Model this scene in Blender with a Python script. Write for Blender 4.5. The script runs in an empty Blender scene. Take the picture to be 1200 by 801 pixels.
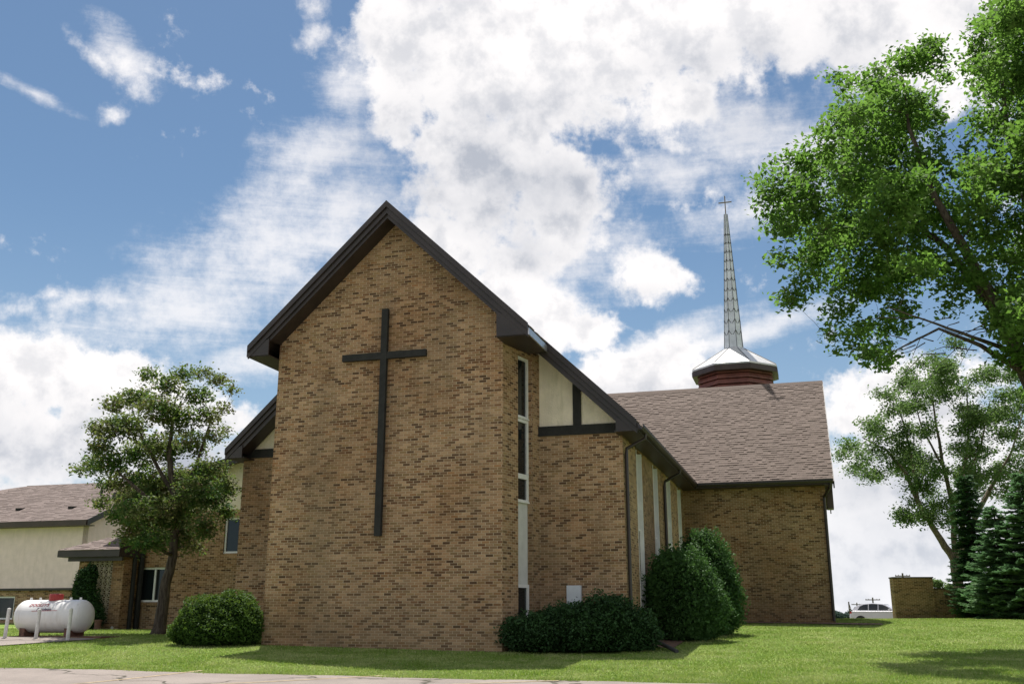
import bpy, bmesh, math, random
import numpy as np
from mathutils import Vector, Matrix
S = bpy.context.scene
R = math.radians
rng = np.random.default_rng(7)
random.seed(5)

# ---------------------------------------------------------------- camera
FPX = 1167.0                       # 35 mm lens, in pixels of a 1200 px wide frame
PITCH = math.atan(320 / FPX)
EYE = Vector((0, 0, 1.6))
cam = bpy.data.objects.new("camera", bpy.data.cameras.new("camera"))
S.collection.objects.link(cam)
cam.location = EYE
cam.rotation_euler = (math.pi / 2 + PITCH, 0, 0)
cam.data.sensor_width = 36
cam.data.lens = FPX / 1200 * 36
cam.data.clip_end = 9000
S.camera = cam
S.render.resolution_x, S.render.resolution_y = 1024, 683

def ray(x, y):
    a = (x - 600) / FPX; b = (400.5 - y) / FPX
    return Vector((a, math.cos(PITCH) - b * math.sin(PITCH), math.sin(PITCH) + b * math.cos(PITCH)))
def at(x, y, d):
    """a world point seen in the direction of a photo pixel at ground distance d"""
    r = ray(x, y)
    return EYE + r * (d / r.y)

# ---------------------------------------------------------------- node helpers
class NT:
    def __init__(s, tree):
        s.t = tree; s.n = tree.nodes; s.l = tree.links
    def new(s, typ, **kw):
        nd = s.n.new(typ)
        for k, val in kw.items(): setattr(nd, k, val)
        return nd
    def put(s, sock, val):
        if hasattr(val, 'is_linked') or isinstance(val, bpy.types.NodeSocket): s.l.new(val, sock)
        elif val is not None: sock.default_value = val
    def math(s, op, a, b=None, c=None, clamp=False):
        nd = s.new('ShaderNodeMath', operation=op, use_clamp=clamp)
        for i, v_ in enumerate((a, b, c)):
            if v_ is not None: s.put(nd.inputs[i], v_)
        return nd.outputs[0]
    def ss(s, x, e0, e1, o0=0.0, o1=1.0):
        nd = s.new('ShaderNodeMapRange', interpolation_type='SMOOTHSTEP')
        s.put(nd.inputs[0], x)
        for i, v_ in enumerate((e0, e1, o0, o1)): s.put(nd.inputs[i + 1], v_)
        return nd.outputs[0]
    def noise(s, vec, scale, detail=3, rough=.55, dist=0.0, lac=2.0):
        nd = s.new('ShaderNodeTexNoise')
        if vec is not None: s.l.new(vec, nd.inputs['Vector'])
        nd.inputs['Scale'].default_value = scale; nd.inputs['Detail'].default_value = detail
        nd.inputs['Roughness'].default_value = rough; nd.inputs['Distortion'].default_value = dist
        nd.inputs['Lacunarity'].default_value = lac
        return nd.outputs[0]
    def mix(s, f, a, b, blend='MIX'):
        nd = s.new('ShaderNodeMix', data_type='RGBA', blend_type=blend)
        s.put(nd.inputs[0], f); s.put(nd.inputs[6], a); s.put(nd.inputs[7], b)
        return nd.outputs[2]
    def ramp(s, f, stops, interp='LINEAR'):
        nd = s.new('ShaderNodeValToRGB'); cr = nd.color_ramp; cr.interpolation = interp
        while len(cr.elements) < len(stops): cr.elements.new(.5)
        for e, (p, c) in zip(cr.elements, stops):
            e.position = p; e.color = (*c, 1)
        s.l.new(f, nd.inputs[0]); return nd.outputs[0]
    def mapping(s, vec, loc=(0,0,0), rot=(0,0,0), scale=(1,1,1), typ='POINT'):
        nd = s.new('ShaderNodeMapping', vector_type=typ); s.l.new(vec, nd.inputs[0])
        nd.inputs[1].default_value = loc; nd.inputs[2].default_value = rot; nd.inputs[3].default_value = scale
        return nd.outputs[0]

# ---------------------------------------------------------------- world: sky with clouds
SUN = Vector((-.075, .364, 1.0)).normalized()      # towards the sun
SUN_EL = math.asin(SUN.z); SUN_AZ = math.atan2(SUN.x, SUN.y)
SKY = .10
W = bpy.data.worlds.new("World"); S.world = W; W.use_nodes = True
w = NT(W.node_tree); w.n.clear()
sky = w.new('ShaderNodeTexSky', sky_type='NISHITA'); sky.sun_disc = False
sky.sun_elevation = SUN_EL; sky.sun_rotation = SUN_AZ
sky.air_density = 1.0; sky.dust_density = .4; sky.ozone_density = 1.6
tc = w.new('ShaderNodeTexCoord').outputs['Generated']
def blob(x, y, rx, ry, ang=0.0, k=1.0):
    """soft ellipse in the sky round a direction; radii given in px of the photo (1167 px = 1 rad)"""
    c = ray(x, y).normalized()
    right = Vector((c.y, -c.x, 0)).normalized(); up = right.cross(c).normalized()
    a = R(ang)
    ex = right * math.cos(a) + up * math.sin(a); ez = -right * math.sin(a) + up * math.cos(a)
    M = Matrix((ex, c, ez)).transposed()
    m = w.mapping(tc, loc=c, rot=M.to_euler('XYZ'), scale=(rx / FPX, 1.0, ry / FPX), typ='TEXTURE')
    g = w.new('ShaderNodeTexGradient', gradient_type='SPHERICAL'); w.l.new(m, g.inputs[0])
    o = g.outputs['Fac']
    return o if k == 1.0 else w.math('MULTIPLY', o, k)
def field(bl):
    o = None
    for b in bl:
        q = blob(*b); o = q if o is None else w.math('MAXIMUM', o, q)
    return o
def fsum(bl):
    o = None
    for b in bl:
        q = blob(*b); o = q if o is None else w.math('ADD', o, q)
    return o
# heaped clouds: soft ellipses give the masses, layered noise gives the edges
cum = field([(560,70,170,170),(690,50,230,170),(850,20,240,105),(1000,10,200,105),(1090,40,150,120),(560,190,150,140),
             (660,235,120,105),(480,40,85,90),(520,300,110,80),(600,330,90,60),(800,120,70,40),(470,120,60,90),
             (755,322,80,60),(640,380,120,80),(560,360,90,70),(745,440,130,70),(700,450,150,60),(800,460,80,44),(690,390,70,40),
             (50,440,130,72),(120,450,120,66),(205,480,100,56),(270,490,60,44),(40,520,240,84),(200,560,160,70),(300,540,80,60),
             (1010,480,110,70),(1060,480,150,80),(1130,530,160,100),(1040,570,200,120),(1010,660,230,130),(1110,670,260,140),(960,700,180,90),(1180,580,200,150),(940,475,70,36),(30,600,300,60)])
cum_small = field([(150,88,56,30,-40),(118,72,56,16,-35),(128,134,34,18,0,.75),(22,362,42,28),(62,345,28,14),(370,42,40,26,30),(95,352,76,24,22),(368,10,26,26,40)])
wisp = field([(370,185,130,76,50),(405,110,90,56,60),(310,290,260,100,34),(205,368,230,72,14),(400,250,130,100,40),(420,330,150,70,20),
              (45,112,58,10,-16,.7),(150,66,70,30,-35),(860,394,170,24,14),(860,150,170,85,-12),(800,205,120,50,-10),(880,250,130,40,10),
              (960,180,150,80,10),(800,392,150,30,16),(330,420,180,34,10),(640,300,160,110)])
n1 = w.noise(tc, 7.5, 10, .60, .12); n2 = w.noise(tc, 30, 8, .62)
nn = w.math('ADD', w.math('MULTIPLY', n1, .62), w.math('MULTIPLY', n2, .38))
nc_ = w.math('SUBTRACT', nn, .5)
dens = w.math('ADD', cum, w.math('MULTIPLY', nc_, 2.3))
# the rest of the sky, behind and beside the camera, has its own scattered clouds
sp = w.new('ShaderNodeSeparateXYZ'); w.l.new(tc, sp.inputs[0])
back = w.ss(sp.outputs[1], .70, .35)
bn = w.noise(tc, 2.6, 8, .58, .2)
dens = w.math('ADD', dens, w.math('MULTIPLY', back, w.ss(bn, .44, .60, 0, .9)))
dens = w.math('ADD', dens, w.math('MULTIPLY', w.math('SUBTRACT', w.noise(tc, 70, 6, .62), .5), .45))
a_c = w.ss(dens, .20, .56)
sm = w.math('ADD', cum_small, w.math('MULTIPLY', w.math('ADD', nc_, w.math('MULTIPLY', w.math('SUBTRACT', w.noise(tc, 55, 6, .65), .5), .5)), 3.4))
a_s = w.math('MULTIPLY', w.ss(sm, .30, 1.5, 0, .85), w.ss(cum_small, 0, .12))
# combed high cloud, drawn out along one direction
rot = w.mapping(tc, rot=(0, R(-35), 0), scale=(5, 12, 42))
wn = w.noise(rot, 1.0, 10, .68, .35)
wp = w.noise(tc, 13, 9, .70)
wsum = w.math('ADD', w.math('MULTIPLY', w.math('SUBTRACT', wn, .5), 1.15), w.math('MULTIPLY', w.math('SUBTRACT', wp, .5), 2.1))
a_w = w.ss(w.math('ADD', wisp, wsum), .06, 1.1, 0, .76)
a_w = w.math('MULTIPLY', a_w, w.ss(wisp, .0, .12))
inv = lambda q: w.math('SUBTRACT', 1.0, q)
alpha = inv(w.math('MULTIPLY', w.math('MULTIPLY', inv(a_c), inv(a_s)), inv(a_w)))
grey = fsum([(545,190,200,120,0,.95),(650,215,180,100,0,.75),(480,30,150,70,0,.5),(1010,60,260,110,20,.8),(700,110,260,80,0,.45),(760,342,70,18,0,.5),
             (30,520,320,80,0,1.15),(100,455,140,26,20,.4),(1090,570,280,60,0,.9),(1040,650,230,50,10,.9),(1150,500,180,40,0,.6),(620,310,100,34,0,.7),(720,462,130,24,0,.7),(230,560,170,50,0,1.0),(860,70,160,40,0,.5)])
gn = w.noise(tc, 6.5, 9, .60, .2); gf = w.noise(tc, 26, 8, .6)
shade = w.math('ADD', w.math('MULTIPLY', grey, w.ss(gn, .22, .78)), w.math('MULTIPLY', w.math('MULTIPLY', w.ss(gf, .42, .66), w.ss(dens, .32, .8)), .42), clamp=True)
ccol = w.mix(shade, (6.8, 6.6, 6.55, 1), (3.1, 3.3, 3.75, 1))
# thin haze whitens the blue towards the horizon
skyc = w.mix(1.0, sky.outputs[0], (.53, .595, .605, 1), 'MULTIPLY')
skyc = w.mix(w.ss(sp.outputs[2], .40, -.02, 0, .55), skyc, (2.9, 3.75, 4.7, 1))
ccol = w.mix(w.ss(sp.outputs[2], .20, -.01, 0, .35), ccol, (4.6, 5.0, 5.6, 1))
allc = w.mix(alpha, skyc, ccol)
bg = w.new('ShaderNodeBackground'); w.l.new(allc, bg.inputs[0]); bg.inputs[1].default_value = SKY
w.l.new(bg.outputs[0], w.new('ShaderNodeOutputWorld').inputs[0])

sl = bpy.data.lights.new("sun", 'SUN'); sl.energy = 5.0; sl.angle = R(.5); sl.color = (1, .955, .88)
so = bpy.data.objects.new("sun", sl); S.collection.objects.link(so)
so.rotation_euler = SUN.to_track_quat('Z', 'Y').to_euler()
S.view_settings.view_transform = 'Standard'; S.view_settings.look = 'None'
S.view_settings.exposure = 0.68; S.view_settings.gamma = 1.0; S.view_settings.use_curve_mapping = False
S.render.engine = 'CYCLES'
S.cycles.max_bounces = 6; S.cycles.transparent_max_bounces = 8

# ---------------------------------------------------------------- materials
def mat(name, col=(.5,.5,.5), rough=.7, metal=0.0, spec=.4, var=.0, vscale=4.0, bump=0.0, bscale=60.0, coord='Object', dirt=None):
    m = bpy.data.materials.new(name); m.use_nodes = True
    q = NT(m.node_tree); b = q.n['Principled BSDF']
    b.inputs['Roughness'].default_value = rough; b.inputs['Metallic'].default_value = metal
    b.inputs['Specular IOR Level'].default_value = spec
    tcn = q.new('ShaderNodeTexCoord').outputs[coord]
    c = (*col, 1)
    if var > 0:
        n = q.noise(tcn, vscale, 6, .6)
        c = q.mix(q.ss(n, .3, .7), tuple(k * (1 - var) for k in col) + (1,), tuple(min(1, k * (1 + var)) for k in col) + (1,))
    if dirt:
        n = q.noise(q.mapping(tcn, scale=(3.0, 3.0, .5)), 1.6, 6, .65)
        c = q.mix(q.ss(n, .48, .75, 0, dirt[1]), c, (*dirt[0], 1))
    q.put(b.inputs['Base Color'], c)
    if bump > 0:
        bp = q.new('ShaderNodeBump'); bp.inputs['Strength'].default_value = bump; bp.inputs['Distance'].default_value = .02
        q.l.new(q.noise(tcn, bscale, 4, .6), bp.inputs['Height']); q.l.new(bp.outputs[0], b.inputs['Normal'])
    return m

def brick_mat(name, tint=(.90,.885,.95), bl=.215, bh=.0677):
    m = bpy.data.materials.new(name); m.use_nodes = True
    q = NT(m.node_tree); b = q.n['Principled BSDF']; b.inputs['Roughness'].default_value = .88; b.inputs['Specular IOR Level'].default_value = .2
    uv = q.new('ShaderNodeUVMap').outputs[0]; s = q.new('ShaderNodeSeparateXYZ'); q.l.new(uv, s.inputs[0])
    vv = q.math('DIVIDE', s.outputs[1], bh); row = q.math('FLOOR', vv)
    uu = q.math('ADD', q.math('DIVIDE', s.outputs[0], bl), q.math('MULTIPLY', q.math('FLOORED_MODULO', row, 2.0), .5))
    col = q.math('FLOOR', uu); fu = q.math('FRACT', uu); fv = q.math('FRACT', vv)
    cid = q.new('ShaderNodeCombineXYZ'); q.l.new(col, cid.inputs[0]); q.l.new(row, cid.inputs[1])
    wn = q.new('ShaderNodeTexWhiteNoise', noise_dimensions='2D'); q.l.new(cid.outputs[0], wn.inputs['Vector'])
    cl = q.noise(q.mapping(cid.outputs[0], scale=(.16, .13, 1)), 1.0, 3, .6)
    val = q.math('ADD', wn.outputs['Value'], q.math('MULTIPLY', q.math('SUBTRACT', cl, .5), .75), clamp=True)
    T = lambda c: tuple(a * k for a, k in zip(c, tint))
    c = q.ramp(val, [(0, T((.44,.290,.155))), (.14, T((.385,.248,.130))), (.30, T((.345,.215,.108))), (.46, T((.40,.260,.138))),
                     (.60, T((.325,.212,.098))), (.70, T((.33,.185,.082))), (.745, T((.26,.165,.078))), (.785, T((.185,.108,.054))), (.87, T((.125,.072,.038))), (.95, T((.21,.11,.052)))], 'CONSTANT')
    wn2 = q.new('ShaderNodeTexWhiteNoise', noise_dimensions='3D')
    sc = q.mapping(cid.outputs[0], loc=(3.3, 7.7, 1.0)); q.l.new(sc, wn2.inputs['Vector'])
    br = q.ss(wn2.outputs['Value'], 0, 1, .80, 1.18)
    oc = q.new('ShaderNodeTexCoord').outputs['Object']
    fine = q.ss(q.noise(oc, 40, 4, .6), .25, .75, .86, 1.12)
    c = q.mix(1.0, c, q.mix(0, (1,1,1,1), (1,1,1,1)), 'MULTIPLY')
    vm = q.new('ShaderNodeVectorMath', operation='SCALE'); q.l.new(c, vm.inputs[0]); q.l.new(q.math('MULTIPLY', br, fine), vm.inputs[3])
    mort = q.math('MAXIMUM', q.ss(q.math('ABSOLUTE', q.math('SUBTRACT', fu, .5)), .450, .474), q.ss(q.math('ABSOLUTE', q.math('SUBTRACT', fv, .5)), .39, .44, 0, .72))
    c = q.mix(mort, vm.outputs[0], (.50, .395, .265, 1))
    # broad weathering: rain streaks and a greenish cast low on the wall
    stn = q.noise(q.mapping(oc, scale=(.5, .5, .16)), 1.0, 6, .62)
    hu = q.noise(oc, .45, 5, .65)
    c = q.mix(q.ss(hu, .45, .66, 0, .35), c, (.36, .23, .15, 1), 'SOFT_LIGHT')
    c = q.mix(q.ss(stn, .42, .70, 0, .42), c, (.13, .10, .06, 1))
    big = q.noise(oc, .22, 4, .55)
    c = q.mix(q.ss(big, .40, .64, 0, .22), c, (.30, .20, .11, 1), 'MULTIPLY')
    so_ = q.new('ShaderNodeSeparateXYZ'); q.l.new(oc, so_.inputs[0])
    low = q.math('MULTIPLY', q.ss(so_.outputs[2], 2.6, .6), q.ss(q.noise(oc, .8, 5, .6), .3, .7, .10, .42))
    c = q.mix(low, c, (.15, .118, .068, 1))
    q.l.new(c, b.inputs['Base Color'])
    bp = q.new('ShaderNodeBump'); bp.inputs['Strength'].default_value = .7; bp.inputs['Distance'].default_value = .008
    q.l.new(q.math('ADD', q.math('SUBTRACT', 1.0, mort), q.math('MULTIPLY', fine, .25)), bp.inputs['Height']); q.l.new(bp.outputs[0], b.inputs['Normal'])
    return m

def shingle_mat(name, cols):
    m = bpy.data.materials.new(name); m.use_nodes = True
    q = NT(m.node_tree); b = q.n['Principled BSDF']; b.inputs['Roughness'].default_value = .92; b.inputs['Specular IOR Level'].default_value = .15
    rnd = q.new('ShaderNodeNewGeometry').outputs['Random Per Island']
    c = q.ramp(rnd, [(0, cols[0]), (.3, cols[1]), (.6, cols[2]), (.85, cols[3])], 'CONSTANT')
    oc = q.new('ShaderNodeTexCoord').outputs['Object']
    c = q.mix(q.ss(q.noise(oc, .7, 6, .6), .35, .7, 0, .35), c, tuple(k * .62 for k in cols[1]) + (1,))
    c = q.mix(q.ss(q.noise(oc, 90, 3, .7), .35, .65, 0, .4), c, tuple(k * 1.5 for k in cols[2]) + (1,))
    q.l.new(c, b.inputs['Base Color'])
    bp = q.new('ShaderNodeBump'); bp.inputs['Strength'].default_value = .5; bp.inputs['Distance'].default_value = .006
    q.l.new(q.noise(oc, 140, 3, .6), bp.inputs['Height']); q.l.new(bp.outputs[0], b.inputs['Normal'])
    return m

def leaf_mat(name, stops, trans=.35, rough=.45, tcol=(.20,.34,.03)):
    m = bpy.data.materials.new(name); m.use_nodes = True
    q = NT(m.node_tree); b = q.n['Principled BSDF']; b.inputs['Roughness'].default_value = max(rough, .68); b.inputs['Specular IOR Level'].default_value = .22
    rnd = q.new('ShaderNodeNewGeometry').outputs['Random Per Island']
    c = q.ramp(rnd, stops)
    oc = q.new('ShaderNodeTexCoord').outputs['Object']
    c = q.mix(q.ss(q.noise(oc, .9, 4, .6), .38, .68, 0, .45), c, tuple(k * 1.55 for k in stops[-1][1]) + (1,))
    q.l.new(c, b.inputs['Base Color'])
    t = q.new('ShaderNodeBsdfTranslucent'); q.l.new(q.mix(.55, c, (*tcol, 1)), t.inputs[0])
    mx = q.new('ShaderNodeMixShader'); mx.inputs[0].default_value = trans
    q.l.new(b.outputs[0], mx.inputs[1]); q.l.new(t.outputs[0], mx.inputs[2])
    q.l.new(mx.outputs[0], q.n['Material Output'].inputs[0])
    return m

def bark_mat(name, c0, c1):
    m = bpy.data.materials.new(name); m.use_nodes = True
    q = NT(m.node_tree); b = q.n['Principled BSDF']; b.inputs['Roughness'].default_value = .95; b.inputs['Specular IOR Level'].default_value = .1
    oc = q.mapping(q.new('ShaderNodeTexCoord').outputs['Object'], scale=(16, 16, 2.6))
    n = q.noise(oc, 1.0, 7, .65, .6)
    q.l.new(q.mix(q.ss(n, .32, .68), (*c0, 1), (*c1, 1)), b.inputs['Base Color'])
    bp = q.new('ShaderNodeBump'); bp.inputs['Distance'].default_value = .03; q.l.new(n, bp.inputs['Height']); q.l.new(bp.outputs[0], b.inputs['Normal'])
    return m

def glass_mat(name):
    m = bpy.data.materials.new(name); m.use_nodes = True
    q = NT(m.node_tree); b = q.n['Principled BSDF']
    b.inputs['Base Color'].default_value = (.012, .016, .018, 1); b.inputs['Roughness'].default_value = .06; b.inputs['Specular IOR Level'].default_value = .5
    bp = q.new('ShaderNodeBump'); bp.inputs['Strength'].default_value = .08; bp.inputs['Distance'].default_value = .02
    q.l.new(q.noise(q.new('ShaderNodeTexCoord').outputs['Object'], 1.7, 2, .5), bp.inputs['Height']); q.l.new(bp.outputs[0], b.inputs['Normal'])
    return m

M = dict(
 brick=brick_mat('tan_brick'), signbrick=brick_mat('sign_brick', (.74,.68,.66)),
 brown=mat('dark_brown_trim', (.027,.019,.018), .45, spec=.5, var=.22, vscale=1.3, bump=.15, bscale=9),
 brown2=mat('brown_fascia', (.060,.040,.035), .5, var=.2, vscale=2),
 beam=mat('timber_beam', (.016,.016,.014), .75, var=.3, vscale=5, bump=.4, bscale=25),
 glintedge=mat('eave_sky_glint', (.50,.49,.52), .3, metal=.6, var=.1),  # pale colour stands in for sky reflected in the dark brown fascia
 stucco=mat('stucco', (.78,.70,.55), .95, var=.09, vscale=2.2, bump=.9, bscale=26, dirt=((.46,.43,.28), .5)),
 wingstucco=mat('wing_stucco', (.76,.60,.60), .95, var=.06, vscale=3, bump=.6, bscale=30, dirt=((.62,.49,.47), .6)),
 panel=mat('white_panel', (.60,.60,.58), .8, var=.05, vscale=5, bump=.5, bscale=50, dirt=((.42,.42,.38), .5)),
 white=mat('white_frame', (.74,.74,.72), .45, var=.05, vscale=8, dirt=((.50,.50,.45), .5)),
 cream=mat('cream_frame', (.66,.62,.52), .5, var=.05, vscale=8),
 glass=glass_mat('window_glass'),
 curtain=mat('pale_curtain', (.28,.29,.27), .9, var=.3, vscale=9),
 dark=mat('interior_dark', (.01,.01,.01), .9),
 shingle=shingle_mat('brown_shingle', [(.155,.123,.107), (.144,.114,.099), (.166,.132,.115), (.133,.105,.091)]),
 pinkshingle=shingle_mat('pinkish_shingle', [(.158,.126,.115), (.147,.117,.107), (.171,.137,.125), (.136,.108,.099)]),
 spire=mat('spire_metal', (.66,.67,.70), .42, metal=.35, var=.14, vscale=2.5, dirt=((.44,.45,.48), .45)),
 cap=mat('cap_metal', (.66,.645,.63), .34, metal=.35, var=.10, vscale=1.5, dirt=((.42,.39,.36), .5)),
 seam=mat('spire_seam', (.10,.10,.11), .6),
 louver=mat('redbrown_louver', (.19,.070,.052), .55, var=.25, vscale=3),
 gold=mat('finial_cross_metal', (.20,.15,.10), .4, metal=.6),
 tank=mat('tank_paint', (.70,.685,.68), .30, var=.04, vscale=3, dirt=((.47,.42,.36), .55)),
 red=mat('red_paint', (.33,.035,.035), .5, var=.15, vscale=6),
 redtext=mat('red_lettering', (.42,.12,.13), .5), darktext=mat('dark_lettering', (.09,.05,.10), .5),
 post=mat('post_paint', (.62,.60,.58), .7, var=.12, vscale=9, dirt=((.35,.32,.27), .6)),
 steel=mat('rusty_steel', (.14,.07,.05), .8, var=.3, vscale=8),
 concrete=mat('concrete', (.42,.39,.35), .9, var=.12, vscale=5, bump=.3),
 screen=mat('screen_block', (.44,.38,.28), .9, var=.12, vscale=9),
 greybox=mat('grey_meter_enclosure', (.52,.55,.57), .5, var=.06),
 plastic=mat('drain_plastic', (.42,.42,.40), .6), drain=mat('black_drain', (.05,.05,.05), .7),
 carpaint=mat('silver_paint', (.56,.55,.60), .25, metal=.25, var=.03), tyre=mat('tyre', (.02,.02,.02), .85),
 chrome=mat('alloy', (.5,.5,.5), .3, metal=.9), lamp=mat('lamp_lens', (.62,.62,.62), .1), redlamp=mat('red_lens', (.4,.02,.02), .2),
 pole=bark_mat('pole_wood', (.07,.055,.045), (.14,.11,.09)),
 letter=mat('bronze_letters', (.035,.028,.022), .5),
 bark=bark_mat('bark', (.035,.028,.022), (.115,.095,.075)), bark2=bark_mat('bark_pale', (.075,.062,.045), (.22,.185,.14)),
 leafbig=leaf_mat('leaf_big', [(0,(.026,.066,.014)),(.5,(.050,.112,.021)),(.9,(.080,.150,.030)),(1,(.12,.18,.05))], .50, .45, (.21,.42,.055)),
 leafleft=leaf_mat('leaf_left', [(0,(.022,.066,.014)),(.72,(.042,.115,.020)),(.90,(.070,.13,.028)),(.95,(.17,.12,.06)),(1,(.20,.14,.08))], .34, .5, (.20,.30,.05)),
 leafmulti=leaf_mat('leaf_multi', [(0,(.036,.080,.024)),(.6,(.062,.125,.032)),(1,(.11,.15,.055))], .38, .5, (.18,.31,.07)),
 leafshrub=leaf_mat('leaf_shrub', [(0,(.022,.054,.009)),(1,(.056,.110,.018))], .25, .55, (.19,.30,.04)),
 leafdark=leaf_mat('leaf_yew', [(0,(.013,.038,.012)),(1,(.030,.072,.020))], .12, .6, (.06,.12,.03)),
 leafarb=leaf_mat('leaf_arborvitae', [(0,(.022,.058,.016)),(1,(.052,.115,.030))], .22, .5, (.12,.25,.05)),
 needle=leaf_mat('needle_dark', [(0,(.022,.055,.022)),(1,(.048,.110,.040))], .22, .6, (.07,.15,.05)),
 needle2=leaf_mat('needle_bluegreen', [(0,(.075,.145,.065)),(1,(.15,.25,.105))], .36, .6, (.10,.22,.10)),
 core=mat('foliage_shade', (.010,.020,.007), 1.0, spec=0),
 farleaf=leaf_mat('leaf_far', [(0,(.030,.055,.05)),(1,(.05,.08,.07))], .1, .8, (.08,.12,.07)),  # bluish haze of distance is mixed into the leaf colour
)

# ---------------------------------------------------------------- mesh builder
def link(o, parent=None):
    S.collection.objects.link(o)
    if parent: o.parent = parent
    return o
class MB:
    def __init__(s): s.v = []; s.f = []
    def add(s, vs, fs):
        n = len(s.v); s.v += [tuple(p) for p in vs]; s.f += [tuple(i + n for i in f) for f in fs]; return s
    def box(s, a, b):
        (x0,y0,z0),(x1,y1,z1) = a, b
        return s.add([(x0,y0,z0),(x1,y0,z0),(x1,y1,z0),(x0,y1,z0),(x0,y0,z1),(x1,y0,z1),(x1,y1,z1),(x0,y1,z1)],
                     [(0,3,2,1),(4,5,6,7),(0,1,5,4),(1,2,6,5),(2,3,7,6),(3,0,4,7)])
    def hexa(s, p):      # 8 points: bottom 4, top 4, same winding
        return s.add(p, [(0,3,2,1),(4,5,6,7),(0,1,5,4),(1,2,6,5),(2,3,7,6),(3,0,4,7)])
    def prism(s, poly, axis_vec):   # polygon of 3D points extruded along vector
        n = len(poly); a = [Vector(p) for p in poly]; d = Vector(axis_vec)
        return s.add([*a, *[p + d for p in a]], [tuple(range(n)), tuple(reversed(range(n, 2*n)))] + [(i, n + i, n + (i+1) % n, (i+1) % n) for i in range(n)])
    def tube(s, pts, rad, n=8, cap=True):
        pts = [Vector(p) for p in pts]; base = len(s.v)
        if not hasattr(rad, '__len__'): rad = [rad] * len(pts)
        up = Vector((0,0,1)); prev = None
        for i, p in enumerate(pts):
            d = (pts[min(i+1, len(pts)-1)] - pts[max(i-1, 0)]).normalized()
            a = d.cross(prev if prev is not None else (Vector((1,0,0)) if abs(d.z) > .8 else up))
            if prev is not None: a = prev - d * prev.dot(d)
            a.normalize(); prev = a; b = d.cross(a)
            for k in range(n):
                t = 2 * math.pi * k / n
                s.v.append(tuple(p + (a * math.cos(t) + b * math.sin(t)) * rad[i]))
        for i in range(len(pts) - 1):
            for k in range(n):
                q = base + i * n
                s.f.append((q + k, q + (k+1) % n, q + n + (k+1) % n, q + n + k))
        if cap:
            s.f.append(tuple(base + k for k in reversed(range(n)))); s.f.append(tuple(base + (len(pts)-1) * n + k for k in range(n)))
        return s
    def lathe(s, prof, n=24, c=(0,0,0), flat=False):
        base = len(s.v)
        for r, z in prof:
            for k in range(n):
                t = 2 * math.pi * (k + .5) / n
                s.v.append((c[0] + r * math.cos(t), c[1] + r * math.sin(t), c[2] + z))
        for i in range(len(prof) - 1):
            for k in range(n):
                q = base + i * n; s.f.append((q + k, q + (k+1) % n, q + n + (k+1) % n, q + n + k))
        s.f.append(tuple(base + k for k in reversed(range(n)))); s.f.append(tuple(base + (len(prof)-1) * n + k for k in range(n)))
        return s
    def build(s, name, m, parent=None, smooth=False, bevel=0, fixn=True):
        me = bpy.data.meshes.new(name); me.from_pydata(s.v, [], s.f)
        if fixn:
            bm = bmesh.new(); bm.from_mesh(me); bmesh.ops.recalc_face_normals(bm, faces=bm.faces); bm.to_mesh(me); bm.free()
        uv = me.uv_layers.new(name='UVMap'); Z = Vector((0,0,1))
        for p in me.polygons:
            n = p.normal
            if abs(n.z) < .98: t = Z.cross(n).normalized()
            else: t = Vector((1,0,0))
            sv = n.cross(t) if abs(n.z) > .02 else Z
            if t.x < -.7 or (abs(t.x) < .3 and t.y < 0): t = -t
            for li in p.loop_indices:
                co = me.vertices[me.loops[li].vertex_index].co
                uv.data[li].uv = (co.dot(t), co.dot(sv))
            if smooth: p.use_smooth = True
        me.materials.append(m)
        o = bpy.data.objects.new(name, me); link(o, parent)
        if bevel:
            b = o.modifiers.new('bevel', 'BEVEL'); b.width = bevel; b.segments = 2; b.limit_method = 'ANGLE'
        return o

def tag(o, label, cat, group=None, kind=None):
    if label: o['label'] = label
    if cat: o['category'] = cat
    if group: o['group'] = group
    if kind: o['kind'] = kind
    return o
def thing(name, label, cat, loc=(0,0,0), rz=0, group=None):
    o = bpy.data.objects.new(name, None); link(o); o.location = loc; o.rotation_euler = (0, 0, rz); o.empty_display_size = .3
    return tag(o, label, cat, group)

def raw(name, verts, faces_n, m, parent=None, smooth=False):
    """fast mesh from numpy: verts (N,3), all faces with faces_n consecutive verts"""
    me = bpy.data.meshes.new(name); n = len(verts); nf = n // faces_n
    me.vertices.add(n); me.vertices.foreach_set('co', verts.astype(np.float32).ravel())
    me.loops.add(n); me.loops.foreach_set('vertex_index', np.arange(n, dtype=np.int32))
    me.polygons.add(nf); me.polygons.foreach_set('loop_start', np.arange(0, n, faces_n, dtype=np.int32))
    me.update(calc_edges=True); me.validate()
    me.materials.append(m); o = bpy.data.objects.new(name, me); link(o, parent)
    return o

# ---------------------------------------------------------------- ground
def sstep(t): t = np.clip(t, 0, 1); return t * t * (3 - 2 * t)
YR = np.array([-3000,-60,-20,0,20,26,33,40,46,55,66,78,110,160,400,6000.]); ZR = np.array([-2,-1.2,-.35,0,.40,0.71,1.08,1.39,1.46,1.36,.95,.66,.0,-.8,-1.6,-3.])
YL = np.array([-3000,-60,-20,0,20,26,30,34,40,50,66,78,110,160,400,6000.]); ZL = np.array([-2,-1.2,-.35,0,.41,.74,.95,1.06,1.12,1.30,1.2,.8,.0,-.8,-1.6,-3.])
def _interp(y, Y, Z):
    a = 0
    for dy, wt in ((-1.6,.12),(-.8,.22),(0,.32),(.8,.22),(1.6,.12)): a = a + wt * np.interp(np.asarray(y, float) + dy, Y, Z)
    return a
def gh(x, y):
    k = sstep((np.asarray(x, float) + 12) / 12)
    return _interp(y, YL, ZL) * (1 - k) + _interp(y, YR, ZR) * k
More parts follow.
